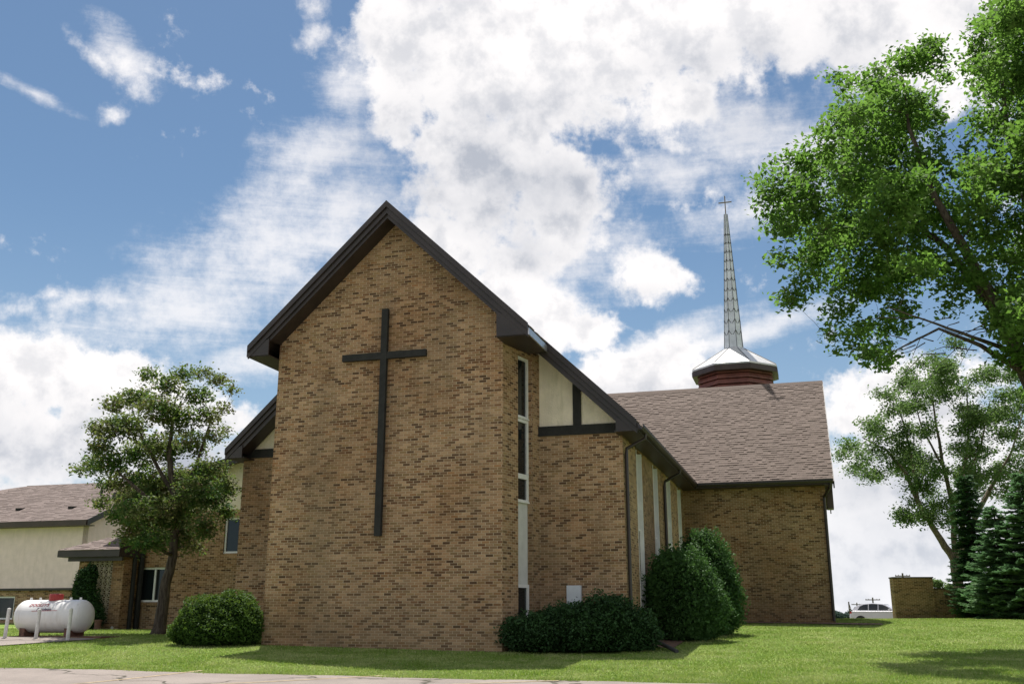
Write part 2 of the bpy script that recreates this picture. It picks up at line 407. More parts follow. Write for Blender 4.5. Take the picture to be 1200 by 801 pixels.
def gz(x, y): return float(gh(x, y))
_on = {}
def on(x, y, d0=15., d1=90.):
    """ground point in the direction of a photo pixel"""
    k = (x, y, d0)
    if k not in _on: _on[k] = _on_(x, y, d0, d1)
    return _on[k].copy()
def _on_(x, y, d0, d1):
    r = ray(x, y); r = r / r.y
    d = d0
    while d < d1:
        p = EYE + r * d
        if p.z <= gz(p.x, p.y): return p
        d += .02
    return EYE + r * d1

def drape(name, xs, ys, off, m, inside=None):
    X, Y = np.meshgrid(xs, ys); Z = gh(X, Y) + off
    nx, ny = len(xs), len(ys)
    v = [(float(a), float(b), float(c)) for a, b, c in zip(X.ravel(), Y.ravel(), Z.ravel())]
    f = [(j*nx+i, j*nx+i+1, (j+1)*nx+i+1, (j+1)*nx+i) for j in range(ny-1) for i in range(nx-1)]
    mb = MB(); mb.v = v; mb.f = f
    return mb.build(name, m, None, smooth=True, fixn=False)

def ground_mat():
    m = bpy.data.materials.new('lawn'); m.use_nodes = True
    q = NT(m.node_tree); b = q.n['Principled BSDF']; b.inputs['Roughness'].default_value = .9; b.inputs['Specular IOR Level'].default_value = .1
    oc = q.new('ShaderNodeTexCoord').outputs['Object']
    n1 = q.noise(oc, .55, 6, .6); n2 = q.noise(oc, 7, 6, .7); n3 = q.noise(q.mapping(oc, rot=(0,0,R(28)), scale=(1.1,.12,1)), 1.0, 3, .5)
    c = q.mix(q.ss(n2, .3, .7), (.125,.195,.033,1), (.190,.270,.062,1))
    c = q.mix(q.ss(n1, .42, .68, 0, .6), c, (.27,.31,.11,1))
    c = q.mix(q.ss(n3, .45, .62, 0, .30), c, (.095,.185,.028,1))
    q.l.new(c, b.inputs['Base Color'])
    bp = q.new('ShaderNodeBump'); bp.inputs['Strength'].default_value = .9; bp.inputs['Distance'].default_value = .05
    q.l.new(q.noise(oc, 30, 5, .7), bp.inputs['Height']); q.l.new(bp.outputs[0], b.inputs['Normal'])
    return m
def pave_mat():
    m = bpy.data.materials.new('old_asphalt'); m.use_nodes = True
    q = NT(m.node_tree); b = q.n['Principled BSDF']; b.inputs['Roughness'].default_value = .92; b.inputs['Specular IOR Level'].default_value = .2
    oc = q.new('ShaderNodeTexCoord').outputs['Object']
    c = q.mix(q.ss(q.noise(oc, .8, 6, .6), .35, .68), (.215,.185,.168,1), (.275,.238,.215,1))
    c = q.mix(q.ss(q.noise(oc, 45, 4, .7), .35, .7, 0, .45), c, (.15,.13,.12,1))
    dv = q.new('ShaderNodeVectorMath', operation='ADD'); q.l.new(oc, dv.inputs[0])
    nz = q.new('ShaderNodeTexNoise'); q.l.new(oc, nz.inputs['Vector']); nz.inputs['Scale'].default_value = .9; nz.inputs['Detail'].default_value = 5
    sc = q.new('ShaderNodeVectorMath', operation='SCALE'); q.l.new(nz.outputs['Color'], sc.inputs[0]); sc.inputs[3].default_value = 1.6; q.l.new(sc.outputs[0], dv.inputs[1])
    vo = q.new('ShaderNodeTexVoronoi', feature='DISTANCE_TO_EDGE'); q.l.new(dv.outputs[0], vo.inputs['Vector']); vo.inputs['Scale'].default_value = .23
    crack = q.ss(vo.outputs['Distance'], .012, .004)
    c = q.mix(crack, c, (.07,.065,.05,1))
    q.l.new(c, b.inputs['Base Color'])
    bp = q.new('ShaderNodeBump'); bp.inputs['Distance'].default_value = .01; q.l.new(q.math('SUBTRACT', q.noise(oc, 60, 4, .7), crack), bp.inputs['Height']); q.l.new(bp.outputs[0], b.inputs['Normal'])
    return m
M['lawn'] = ground_mat(); M['pave'] = pave_mat()
def grid1(lo, hi, a, b, st):
    out = [lo]
    core = list(np.arange(a, b + .01, st))
    left = []; x = a; k = st
    while x > lo: k *= 1.5; x -= k; left.append(max(x, lo))
    right = []; x = core[-1]; k = st
    while x < hi: k *= 1.5; x += k; right.append(min(x, hi))
    return np.array(sorted(set([round(float(q), 4) for q in left + core + right])))
xs = grid1(-3000, 3000, -42, 44, 1.0); ys = grid1(-600, 5500, -8, 110, 1.0)
tag(drape('ground', xs, ys, 0, M['lawn']), None, None, kind='structure')

# car park in front: its far edge runs along the lawn
eL, eR = on(0, 783), on(740, 800.5)
slope = (eR.y - eL.y) / (eR.x - eL.x)
def edge_y(x): return eL.y + slope * (x - eL.x) + .07 * math.sin(x * 1.3) + .04 * math.sin(x * 3.7 + 1)
def strip(name, x0, x1, n, far, near, rows, off, m):
    mb = MB()
    for j in range(rows + 1):
        for i in range(n + 1):
            x = x0 + (x1 - x0) * i / n; y = near(x) + (far(x) - near(x)) * j / rows
            mb.v.append((x, y, gz(x, y) + off))
    for j in range(rows):
        for i in range(n): q = j*(n+1)+i; mb.f.append((q, q+1, q+n+2, q+n+1))
    return mb.build(name, m, smooth=True, fixn=False)
tag(strip('car_park', -45, 45, 180, edge_y, lambda x: -25., 50, .03, M['pave']), None, None, kind='structure')
# driveway tongue beside the propane tank
tp = [on(0, 757), on(0, 747), on(60, 746.5), on(110, 749.5)]
def tn(x): return float(np.interp(x, [-60, -40, on(0,757).x, on(55,753).x, on(112,749).x + .2], [22, 24.6, on(0,757).y, on(55,753).y, on(112,749).y]))
def tf(x): return float(np.interp(x, [-60, -40, on(0,746.5).x, on(60,746.5).x, on(112,749).x + .2], [30.5, 30, on(0,746.5).y, on(60,747).y, on(112,749).y + .02]))
tag(strip('driveway', -40, on(112,749).x, 90, tf, tn, 6, .03, M['pave']), None, None, kind='structure')
# faded yellow bay lines on the car park
yl = mat('faded_yellow_paint', (.30,.235,.15), .9, var=.3, vscale=6)
for i, (a, b) in enumerate((((448,793),(300,801)), ((236,787),(110,801)), ((655,799),(600,801)))):
    p, q_ = on(*a, 14), on(*b, 14); q_ = p + (q_ - p) * 2.4
    d = (q_ - p); d.z = 0; nrm = Vector((-d.y, d.x, 0)).normalized() * .05
    mb = MB(); N = 24
    for k in range(N + 1):
        c_ = p + (q_ - p) * k / N
        for sg in (-1, 1): e = c_ + nrm * sg; mb.v.append((e.x, e.y, gz(e.x, e.y) + .036))
    for k in range(N): mb.f.append((2*k, 2*k+1, 2*k+3, 2*k+2))
    tag(mb.build('painted_line', yl, fixn=False), None, None, kind='structure')

# ---------------------------------------------------------------- CHURCH
O = at(592, 764, 26.0)
ANG = R(16.5)
U3 = Vector((math.cos(ANG), -math.sin(ANG), 0)); V3 = Vector((math.sin(ANG), math.cos(ANG), 0))
def wpos(u, v_, z=None):
    p = Vector((O.x, O.y, 0)) + U3 * u + V3 * v_
    p.z = gz(p.x, p.y) if z is None else z
    return p
def fw(x, y, V):       # photo direction -> point (u, z) on the plane v = V of the church frame
    P0 = Vector((O.x, O.y, 0)) + V3 * V; r = ray(x, y)
    p = EYE + r * ((P0 - EYE).dot(V3) / r.dot(V3)); return (p - P0).dot(U3), p.z
CH = thing('church', 'tan brick church with tall gabled front bay, big dark cross and slender metal steeple', 'church', (O.x, O.y, 0), -ANG)
UC, T0, MS = -3.34, 12.95, .955
def rz(u, off=0.): return T0 - off - MS * abs(u - UC)

def wall(mb, p0, p1, z0, z1, th, openings=(), inward=1):
    """vertical wall from p0 to p1 (u,v); openings (s0,s1,za,zb); only outer/inner faces and reveals"""
    p0 = Vector((*p0, 0)); p1 = Vector((*p1, 0)); L = (p1 - p0).length; d = (p1 - p0) / L
    n = Vector((-d.y, d.x, 0)) * inward * th
    ss_ = sorted({0., L, *[o[0] for o in openings], *[o[1] for o in openings]})
    zs = sorted({z0, z1, *[o[2] for o in openings], *[o[3] for o in openings]})
    def solid(i, j):
        if i < 0 or j < 0 or i >= len(ss_) - 1 or j >= len(zs) - 1: return False
        a = (ss_[i] + ss_[i+1]) / 2; c = (zs[j] + zs[j+1]) / 2
        return not any(o[0] < a < o[1] and o[2] < c < o[3] for o in openings)
    P = lambda s_, z, k: p0 + d * s_ + Vector((0, 0, z)) + n * k
    for i in range(len(ss_) - 1):
        for j in range(len(zs) - 1):
            if not solid(i, j): continue
            a, b, c, e = ss_[i], ss_[i+1], zs[j], zs[j+1]
            mb.add([P(a,c,0), P(b,c,0), P(b,e,0), P(a,e,0)], [(0,1,2,3)])
            mb.add([P(a,c,1), P(b,c,1), P(b,e,1), P(a,e,1)], [(3,2,1,0)])
            if not solid(i-1, j): mb.add([P(a,c,0), P(a,e,0), P(a,e,1), P(a,c,1)], [(0,1,2,3)])
            if not solid(i+1, j): mb.add([P(b,c,0), P(b,e,0), P(b,e,1), P(b,c,1)], [(3,2,1,0)])
            if not solid(i, j-1): mb.add([P(a,c,0), P(b,c,0), P(b,c,1), P(a,c,1)], [(3,2,1,0)])
            if not solid(i, j+1): mb.add([P(a,e,0), P(b,e,0), P(b,e,1), P(a,e,1)], [(0,1,2,3)])
    return mb

def local_box(mb, p0, d, n, s0, s1, t0, t1, z0, z1):
    """box in a wall's frame: along d from s0..s1, inward n from t0..t1"""
    P = lambda s_, t, z: (p0.x + d.x*s_ + n.x*t, p0.y + d.y*s_ + n.y*t, z)
    return mb.hexa([P(s0,t0,z0), P(s1,t0,z0), P(s1,t1,z0), P(s0,t1,z0), P(s0,t0,z1), P(s1,t0,z1), P(s1,t1,z1), P(s0,t1,z1)])

def window(p0, p1, s0, s1, z0, z1, t, fr=.06, mull=(), parent=None, m='white', inward=1, curtain=False, vm=()):
    """window part: frame box ring with pane sub-part, optional mullions"""
    p0 = Vector((*p0, 0)); p1 = Vector((*p1, 0)); d = (p1 - p0).normalized(); n = Vector((-d.y, d.x, 0)) * inward
    f = MB()
    local_box(f, p0, d, n, s0, s0+fr, t, t+.08, z0, z1); local_box(f, p0, d, n, s1-fr, s1, t, t+.08, z0, z1)
    local_box(f, p0, d, n, s0+fr, s1-fr, t, t+.08, z1-fr, z1); local_box(f, p0, d, n, s0+fr, s1-fr, t, t+.08, z0, z0+fr)
    for mz in mull: local_box(f, p0, d, n, s0+fr, s1-fr, t, t+.08, mz-fr*.8, mz+fr*.8)
    for ms_ in vm: local_box(f, p0, d, n, ms_-fr*.5, ms_+fr*.5, t+.003, t+.077, z0+fr, z1-fr)
    # sill lip
    local_box(f, p0, d, n, s0, s1, t-.03, t-.001, z0, z0+.04)
    w_ = f.build('window', M[m], parent, fixn=True)
    g = MB(); local_box(g, p0, d, n, s0+fr, s1-fr, t+.045, t+.055, z0+fr, z1-fr)
    g.build('pane', M['glass'], w_)
    if curtain:
        c_ = MB(); c0 = s0 + fr; k = 0; N = 26; W_ = (s1 - s0 - 2*fr)
        for i in range(N):
            a, b = c0 + W_*i/N, c0 + W_*(i+1)/N; ta = t+.12+.03*math.sin(i*1.9); tb = t+.12+.03*math.sin((i+1)*1.9)
            P = lambda s_, tt, z: (p0.x + d.x*s_ + n.x*tt, p0.y + d.y*s_ + n.y*tt, z)
            c_.add([P(a,ta,z0+.15), P(b,tb,z0+.15), P(b,tb,z1-fr), P(a,ta,z1-fr)], [(0,1,2,3)])
    return w_

ZB = .2      # walls go below grade
# front bay: gabled brick face
A, B = (-6.85, 0.), (-.08, 0.)
face = [(A[0],0,ZB),(B[0],0,ZB),(B[0],0,8.80),(B[0],0,rz(B[0],.40)),(UC,0,rz(UC,.40)),(A[0],0,rz(A[0],.40)),(A[0],0,8.80)]
MB().prism(face, (0,.3,0)).build('bay_wall', M['brick'], CH)
BR = (.42, 1.95); BL = (-7.35, 3.15)
d_ = Vector((BR[0]-B[0], BR[1]-B[1], 0)); LR = d_.length
def splay(x, y):       # photo direction -> (s, z) on the splayed bay side wall
    P0 = Vector((O.x, O.y, 0)) + U3*B[0]; dd = (U3*d_.x + V3*d_.y).normalized(); nn_ = Vector((dd.y, -dd.x, 0)); r = ray(x, y)
    p = EYE + r * ((P0 - EYE).dot(nn_) / r.dot(nn_)); return (p - P0).dot(dd), p.z
s0 = splay(607.2, 560)[0]; s1 = splay(624.3, 560)[0]
zt = splay(612, 411)[1]; zb = splay(608, 727)[1]
sw = MB(); wall(sw, B, BR, ZB, 8.80, .32, [(s0, s1, zb, min(zt, 8.6))]); sw.build('bay_side_wall', M['brick'], CH)
sw = MB(); wall(sw, BL, A, ZB, 8.80, .32); sw.build('bay_side_wall', M['brick'], CH)
zt = min(zt, 8.6)
zz = lambda y: splay(615, y)[1]
window(B, BR, s0, s1, zz(489.5), zt, .13, .085, parent=CH)
window(B, BR, s0, s1, zz(588), zz(489.5)-.01, .13, .085, mull=(zz(557),), parent=CH)
window(B, BR, s0, s1, zb, zz(684), .13, .085, parent=CH)
p0 = Vector((*B, 0)); dd = d_.normalized(); nn_ = Vector((-dd.y, dd.x, 0))
local_box(MB(), p0, dd, nn_, s0, s1, .17, .22, zz(684)+.005, zz(588)-.005).build('infill_panel', M['panel'], CH)

# front walls of the nave either side of the bay
NR, NL = 2.77, -9.72
VR, VL = 1.9, 3.15
fr = MB(); wall(fr, (BR[0]-.30, VR), (NR-.004, VR), ZB, 6.46, .3); fr.build('front_wall', M['brick'], CH)
fl = MB(); wall(fl, (NL+.004, VL), (BL[0]+.3, VL), ZB, 6.46, .3); fl.build('front_wall', M['brick'], CH)
def tri(u0, u1, v_, z0, off, th):       # piece under the roof slope
    return MB().prism([(u0,v_,z0),(u1,v_,z0),(u1,v_,rz(u1,off)),(u0,v_,rz(u0,off))], (0,th,0))
tri(BR[0]-.3, NR, VR+.03, 6.46, .30, .22).build('stucco_gable', M['stucco'], CH)
tri(NL, BL[0]+.3, VL+.03, 6.46, .30, .22).build('stucco_gable', M['stucco'], CH)
MB().box((BR[0]-.2, VR-.05, 6.44), (NR+.04, VR+.029, 6.71)).build('timber_beam', M['beam'], CH)
MB().box((NL-.04, VL-.05, 6.44), (BL[0]+.2, VL+.029, 6.71)).build('timber_beam', M['beam'], CH)
MB().prism([(1.40,VR-.04,6.711),(1.63,VR-.04,6.711),(1.63,VR-.04,rz(1.63,.32)),(1.40,VR-.04,rz(1.40,.32))], (0,.068,0)).build('timber_post', M['beam'], CH)

# nave side wall with four tall windows
VT = 15.13
def sd(x, y):
    P0 = Vector((O.x, O.y, 0)) + U3*NR; r = ray(x, y); p = EYE + r * ((P0 - EYE).dot(U3) / r.dot(U3)); return (p - P0).dot(V3), p.z
wins = []
for (xa, xb, yy) in ((745.6,753.4,560), (765.2,771.4,575), (780.3,785.6,590), (793.2,797.6,600)):
    a = sd(xa, yy)[0]
    wins.append(a)
wins = [4.05, 7.25, 10.35, 13.3]; WW = .95
ops = [(a - VR, a - VR + WW, 1.75, 6.30) for a in wins]
sm_ = MB(); wall(sm_, (NR, VR+.004), (NR, VT+.1), ZB, 6.42, .3, ops); sm_.build('side_wall', M['brick'], CH)
for a in wins:
    s_ = a - VR
    jl = MB()
    for q0, q1 in ((s_+.001, s_+.05), (s_+WW-.05, s_+WW-.001)): local_box(jl, Vector((NR, VR+.004, 0)), Vector((0,1,0)), Vector((-1,0,0)), q0-.004, q1-.004, -.012, .108, 1.755, 6.295)
    jl.build('window_jamb', M['white'], CH)
    window((NR, VR), (NR, VT), s_, s_+WW, 4.0, 6.30, .11, .085, mull=(4.72,), parent=CH)
    local_box(MB(), Vector((NR, VR, 0)), Vector((0,1,0)), Vector((-1,0,0)), s_, s_+WW, .14, .19, 2.62, 3.995).build('infill_panel', M['panel'], CH)
    window((NR, VR), (NR, VT), s_, s_+WW, 1.75, 2.61, .11, .085, parent=CH)
sm_ = MB(); wall(sm_, (NL, 26.), (NL, VL+.004), ZB, 6.42, .3); sm_.build('side_wall', M['brick'], CH)

# transept (right wing) front wall
TR = 8.17
RV, RZ = 19.6, 11.46
tf_ = MB(); wall(tf_, (NR-.2, VT), (TR-.004, VT), ZB, 6.42, .3); tf_.build('transept_wall', M['brick'], CH)
VB = 2*RV - VT
MB().prism([(TR, VT+.004, ZB), (TR, VB, ZB), (TR, VB, 6.42), (TR, RV, RZ-.35), (TR, VT+.004, 6.42)], (-.3,0,0)).build('transept_wall', M['brick'], CH)
tb = MB(); wall(tb, (TR, VB), (NR-3, VB), ZB, 6.42, .3); tb.build('transept_wall', M['brick'], CH)

# ---- roofs: real overlapping shingle courses on a deck
def roof(name, P00, du, dv_, L, H, m, parent, course=.143, tab=.26, clip=None, thick=.028, seed=1):
    """P00 eave start, du along eave, dv_ up slope (unit vectors); L length, H slope length; clip(s,t)->keep"""
    rr = random.Random(seed); n = du.cross(dv_).normalized()
    if n.z < 0: n = -n
    mb = MB(); rows = int(math.ceil(H / course))
    for j in range(rows):
        t0, t1 = j*course, min((j+1)*course, H); s_ = -rr.random()*tab
        while s_ < L:
            w_ = tab * rr.uniform(.55, 1.45); a, b = max(0, s_), min(L, s_+w_); s_ += w_
            if b - a < .02: continue
            if clip:
                ab = clip(a, b, (t0+t1)/2)
                if ab is None: continue
                a, b = ab
            h0 = thick * rr.choice((.35,.45,.7,.95,1.05)); h1 = .005
            e0, e1 = (t0 - (.012 if h0 > thick*.8 else 0)), t1 + .02
            P = lambda s2, t2, h: P00 + du*s2 + dv_*t2 + n*h
            mb.add([P(a,e0,h0), P(b,e0,h0), P(b,e1,h1), P(a,e1,h1), P(a,e0,-.01), P(b,e0,-.01)], [(0,1,2,3),(4,5,1,0),(4,0,3),(5,2,1)])
    return mb.build(name, m, parent, fixn=False)

# nave and bay: decks (thin slabs) with shingles on top
def slab(u0, u1, v0, v1, off0, off1):
    return MB().hexa([(u0,v0,rz(u0,off1)),(u1,v0,rz(u1,off1)),(u1,v1,rz(u1,off1)),(u0,v1,rz(u0,off1)),
                      (u0,v0,rz(u0,off0)),(u1,v0,rz(u1,off0)),(u1,v1,rz(u1,off0)),(u0,v1,rz(u0,off0))])
EB = 4.15; EN = 6.62; VBK = 25.5
ra = slab(UC, UC+EB, -.60, 1.32, .03, .12).build('roof', M['brown2'], CH)
sl_ = math.hypot(1, MS); dvR = Vector((-1/sl_, 0, MS/sl_)); dvL = Vector((1/sl_, 0, MS/sl_))
roof('shingles', Vector((UC+EB, -.66, rz(UC+EB, .03))), Vector((0,1,0)), dvR, 2.0, EB*sl_, M['shingle'], ra, seed=3)
rb = slab(UC-EB, UC, -.60, 2.52, .03, .12).build('roof', M['brown2'], CH)
roof('shingles', Vector((UC-EB, -.66, rz(UC-EB, .03))), Vector((0,1,0)), dvL, 3.2, EB*sl_, M['shingle'], rb, seed=4)
rc = slab(UC, UC+EN, 1.325, VBK, .03, .12).build('roof', M['brown2'], CH)
roof('shingles', Vector((UC+EN, 1.28, rz(UC+EN, .03))), Vector((0,1,0)), dvR, VBK-1.2, EN*sl_, M['shingle'], rc, seed=5)
rd = slab(UC-EN, UC, 2.525, VBK, .03, .12).build('roof', M['brown2'], CH)
roof('shingles', Vector((UC-EN, 2.48, rz(UC-EN, .03))), Vector((0,1,0)), dvL, VBK-2.4, EN*sl_, M['shingle'], rd, seed=6)

# rake boards
def rake(u0, u1, v0, th, off0, off1, name='rake_board', m='brown', flat=None):
    pts = [(u0,v0,rz(u0,off1)),(u1,v0,rz(u1,off1)),(u1,v0,rz(u1,off0)),(u0,v0,rz(u0,off0))]
    return MB().prism(pts, (0,th,0)).build(name, M[m], CH)
for sg in (1, -1):
    e = UC + sg*EB
    rake(UC, e, -.72, .07, -.03, .16)                # upper trim
    rake(UC, e, -.66, .06, .161, .34)
    rake(UC, UC+sg*3.93, -.60, .05, .341, .47)
    rake(UC, UC+sg*3.5, -.55, .545, .41, .45, 'soffit')
    # boxed end of the eave
    iu = UC + sg*(3.275 if sg > 0 else 3.505)
    MB().prism([(iu,-.645,8.72),(e,-.645,8.72),(e,-.645,rz(e,.12)),(iu,-.645,rz(iu,.40))], (0,.04,0)).build('eave_return', M['brown'], CH)
    vend = 1.32 if sg > 0 else 2.52
    MB().box((min(iu,e), -.604, 8.70), (max(iu,e), vend, 8.74)).build('soffit', M['brown'], CH)
    MB().box((min(iu,e)-(.25 if sg>0 else 0), .305, 8.745), (max(iu,e)-(0 if sg>0 else -.25), vend, 8.80)).build('soffit', M['brown'], CH)
    MB().box((min(e, e+sg*.035), -.66, 8.70), (max(e, e+sg*.035), vend, 8.88)).build('fascia', M['glintedge'] if sg > 0 else M['brown'], CH)
    # nave rake below the bay eave
    v0 = 1.25 if sg > 0 else 2.45
    a, b = UC+sg*(EB-.9), UC+sg*EN
    rake(a, b, v0-.06, .06, -.03, .17)
    rake(a, b, v0, .06, .171, .34)
    rake(a, UC+sg*(EN-.25), v0+.06, .05, .341, .52)
    rake(a, UC+sg*(EN-.45), v0+.10, .55, .48, .52, 'soffit')
    iu = UC + sg*6.05
    MB().prism([(iu,v0+.02,6.36),(b,v0+.02,6.36),(b,v0+.02,rz(b,.12)),(iu,v0+.02,rz(iu,.42))], (0,.04,0)).build('eave_return', M['brown'], CH)
    ve = VT - .62 if sg > 0 else VBK
    MB().box((min(UC+sg*6.0,b), v0+.064, 6.36), (max(UC+sg*6.0,b), ve, 6.40)).build('soffit', M['brown'], CH)
    MB().box((min(b,b+sg*.03), v0+.03, 6.36), (max(b,b+sg*.03), ve, 6.56)).build('fascia', M['brown'], CH)
# gutter along the right eave of the nave
g = MB(); gu = UC + EN + .035
prof = [(0,6.40),(.09,6.40),(.13,6.47),(.13,6.55),(.115,6.55),(.115,6.48),(.08,6.42),(0,6.42)]
g.prism([(gu+a, 1.35, z) for a, z in prof], (0, VT-.62-1.35, 0)).build('gutter', M['brown'], CH)
def pipe(pts, r=.045, m='brown', name='downspout', n=8): return MB().tube(pts, r, n).build(name, M[m], CH, smooth=False)
for v_, zend in ((2.02, .95), (9.35, 1.3)):
    uo = NR + .07
    pipe([(gu+.07, v_+.1, 6.42), (gu+.05, v_+.1, 6.28), (uo+.02, v_+.05, 6.02), (uo, v_+.04, 5.85), (uo, v_+.04, 3.), (uo, v_+.04, zend)], .05)

# transept roof
tsl = math.hypot(1, .972); dvF = Vector((0, 1/tsl, .972/tsl)); tz = lambda v_: RZ - .972*abs(v_ - RV)
EF = 14.5; ERu = TR + .30; UW = -4.0
def tslab(v0, v1):
    return MB().hexa([(UW,v0,tz(v0)-.12),(ERu,v0,tz(v0)-.12),(ERu,v1,tz(v1)-.12),(UW,v1,tz(v1)-.12),(UW,v0,tz(v0)-.03),(ERu,v0,tz(v0)-.03),(ERu,v1,tz(v1)-.03),(UW,v1,tz(v1)-.03)])
rt = tslab(EF, RV).build('roof', M['brown2'], CH)
Hs = (RV - EF) * tsl
def clipv(a, b, t):       # cut where the slope dives under the nave roof
    z = tz(EF) + .972/tsl*t
    ulim = UC + (T0 - z)/MS - .12
    s_lim = ulim - UW
    if b < s_lim: return None
    return (max(a, s_lim), b) if b - max(a, s_lim) > .02 else None
roof('shingles', Vector((UW, EF-.03, tz(EF-.03)-.03)), Vector((1,0,0)), dvF, ERu-UW+.02, Hs+.03, M['shingle'], rt, clip=clipv, seed=11, course=.143, tab=.17, thick=.027)
rt2 = tslab(RV, 2*RV-EF).build('roof', M['brown2'], CH)
MB().prism([(UW,RV-.16,RZ-.155),(UW,RV,RZ+.02),(UW,RV+.16,RZ-.155)], (ERu-UW+.03,0,0)).build('ridge_cap', M['shingle'], CH)
MB().box((NR+.55, EF-.045, 6.36), (ERu, EF-.005, 6.53)).build('fascia', M['brown'], CH)
MB().box((NR+.02, EF-.004, 6.37), (ERu-.02, VT+.01, 6.41)).build('soffit', M['brown'], CH)
MB().prism([(NR+.70+a, EF-.05-b_, z) for a, b_, z in ((0,0,6.40),(0,.09,6.40),(0,.13,6.47),(0,.13,6.55),(0,0,6.55))], (ERu-NR-.70,0,0)).build('gutter', M['brown'], CH)
for (v0, v1) in ((EF, RV), (RV, 2*RV-EF)):
    MB().hexa([(ERu+.001,v0,tz(v0)-.30),(ERu+.05,v0,tz(v0)-.30),(ERu+.05,v1,tz(v1)-.30),(ERu+.001,v1,tz(v1)-.30),(ERu+.001,v0,tz(v0)-.02),(ERu+.05,v0,tz(v0)-.02),(ERu+.05,v1,tz(v1)-.02),(ERu+.001,v1,tz(v1)-.02)]).build('rake_board', M['brown'], CH)
# boxed end under the right rake and the downspout on the corner
MB().prism([(ERu-.02, EF-.03, 6.33), (ERu-.02, VT+1.1, 6.33), (ERu-.02, VT+1.1, tz(VT+1.1)-.13), (ERu-.02, EF-.03, tz(EF)-.13)], (-.26,0,0)).build('eave_return', M['brown2'], CH)
MB().box((ERu-.25, VT+.35, 5.55), (ERu-.02, VT+1.05, 6.329)).build('eave_bracket', M['brown2'], CH)
pipe([(ERu-.1, EF-.1, 6.42), (ERu-.12, EF-.05, 6.25), (TR-.06, VT-.08, 5.95), (TR-.06, VT-.07, 5.7), (TR-.06, VT-.07, 1.4)], .055)

# ---- steeple on the transept ridge
ST = (4.65, 22.3); SK = 1.072; SZ = 1.6
def zs_(z): return SZ + (z - SZ)*SK       # heights scaled about eye level for the greater distance
lv = MB()
for k in range(9):
    z0 = zs_(10.0) + k*.25
    lv.lathe([(1.86, z0), (1.86, z0+.05), (1.78, z0+.21), (1.70, z0+.25)], 8, (*ST, 0))
lv.build('louvered_base', M['louver'], CH)
R0, R1 = 2.10, .465
MB().lathe([(R0-.05, zs_(11.93)), (R0, zs_(11.96)), (R0, zs_(12.03)), (R0-.04, zs_(12.06)), (R1+.05, zs_(13.0)), (R1-.03, zs_(13.10))], 8, (*ST, 0)).build('steeple_cap', M['cap'], CH)
MB().lathe([(1.80, zs_(11.70)), (R0+.01, zs_(11.70)), (R0+.02, zs_(11.72)), (R0+.02, zs_(11.925)), (1.9, zs_(11.93))], 8, (*ST, 0)).build('cap_rim', M['brown2'], CH)
spb, spt = zs_(13.05), zs_(19.5); r0, r1 = R1, .082
MB().lathe([(r0, spb), (r1, spt)], 8, (*ST, 0)).build('spire', M['spire'], CH)
sm2 = MB()
for k in range(8):      # standing seams along the eight edges, and scalloped flashings in tiers
    t = 2*math.pi*(k+.5)/8; ct, st_n = math.cos(t), math.sin(t)
    sm2.tube([(ST[0]+(r0+.004)*ct, ST[1]+(r0+.004)*st_n, spb), (ST[0]+(r1+.004)*ct, ST[1]+(r1+.004)*st_n, spt)], .013, 4)
    sm2.tube([(ST[0]+(R0-.03)*ct, ST[1]+(R0-.03)*st_n, zs_(12.065)), (ST[0]+(R1+.055)*ct, ST[1]+(R1+.055)*st_n, zs_(13.005))], .02, 4)
    for j in range(11):
        z = spb + .85 + j*.57*(1-.012*j); rr_ = r0 + (r1-r0)*(z-spb)/(spt-spb); ta = 2*math.pi*(k+.5)/8; tb_ = 2*math.pi*(k+1.5)/8
        pa = Vector((ST[0]+rr_*math.cos(ta), ST[1]+rr_*math.sin(ta), z)); pb = Vector((ST[0]+rr_*math.cos(tb_), ST[1]+rr_*math.sin(tb_), z))
        mid = (pa+pb)/2 ; out = (mid - Vector((*ST, z))).normalized()*.012; drop = Vector((0,0,-.20*rr_/r0 - .04))
        for (q0, q1) in ((pa, mid), (pb, mid)):
            sm2.tube([q0+out, q0.lerp(q1,.5)+out+drop*.7, q0.lerp(q1,.85)+out+drop], .014, 4)
sm2.build('spire_seams', M['seam'], CH)
cz0, cz1, czm = zs_(19.48), zs_(20.42), zs_(20.10)
fc = MB().box((ST[0]-.024, ST[1]-.024, cz0), (ST[0]+.024, ST[1]+.024, cz1)); fc.box((ST[0]-.32, ST[1]-.022, czm-.024), (ST[0]-.0245, ST[1]+.022, czm+.024)); fc.box((ST[0]+.0245, ST[1]-.022, czm-.024), (ST[0]+.32, ST[1]+.022, czm+.024))
fc.build('finial_cross', M['gold'], CH)

# ---- big wall cross on the bay
cu = -3.51
cr = MB(); ca = MB()
cx = cr.box((cu-.092, -.17, 3.63), (cu+.092, -.05, 9.93)).box((cu-1.26, -.165, 8.48), (cu-.0925, -.055, 8.67)).box((cu+.0925, -.165, 8.48), (cu+1.26, -.055, 8.67))
for z in (4.3, 6.2, 8.0, 9.4): cx.box((cu-.04, -.05, z), (cu+.04, .01, z+.08))
cr.build('wall_cross', M['beam'], CH)
# meter box low on the front wall
u0, z0 = fw(665.5, 701, VR); u1, z1 = fw(682, 685.5, VR)
MB().box((u0, VR-.16, z0-.25), (u1, VR-.002, z1)).build('meter_box', M['greybox'], CH, bevel=.012)

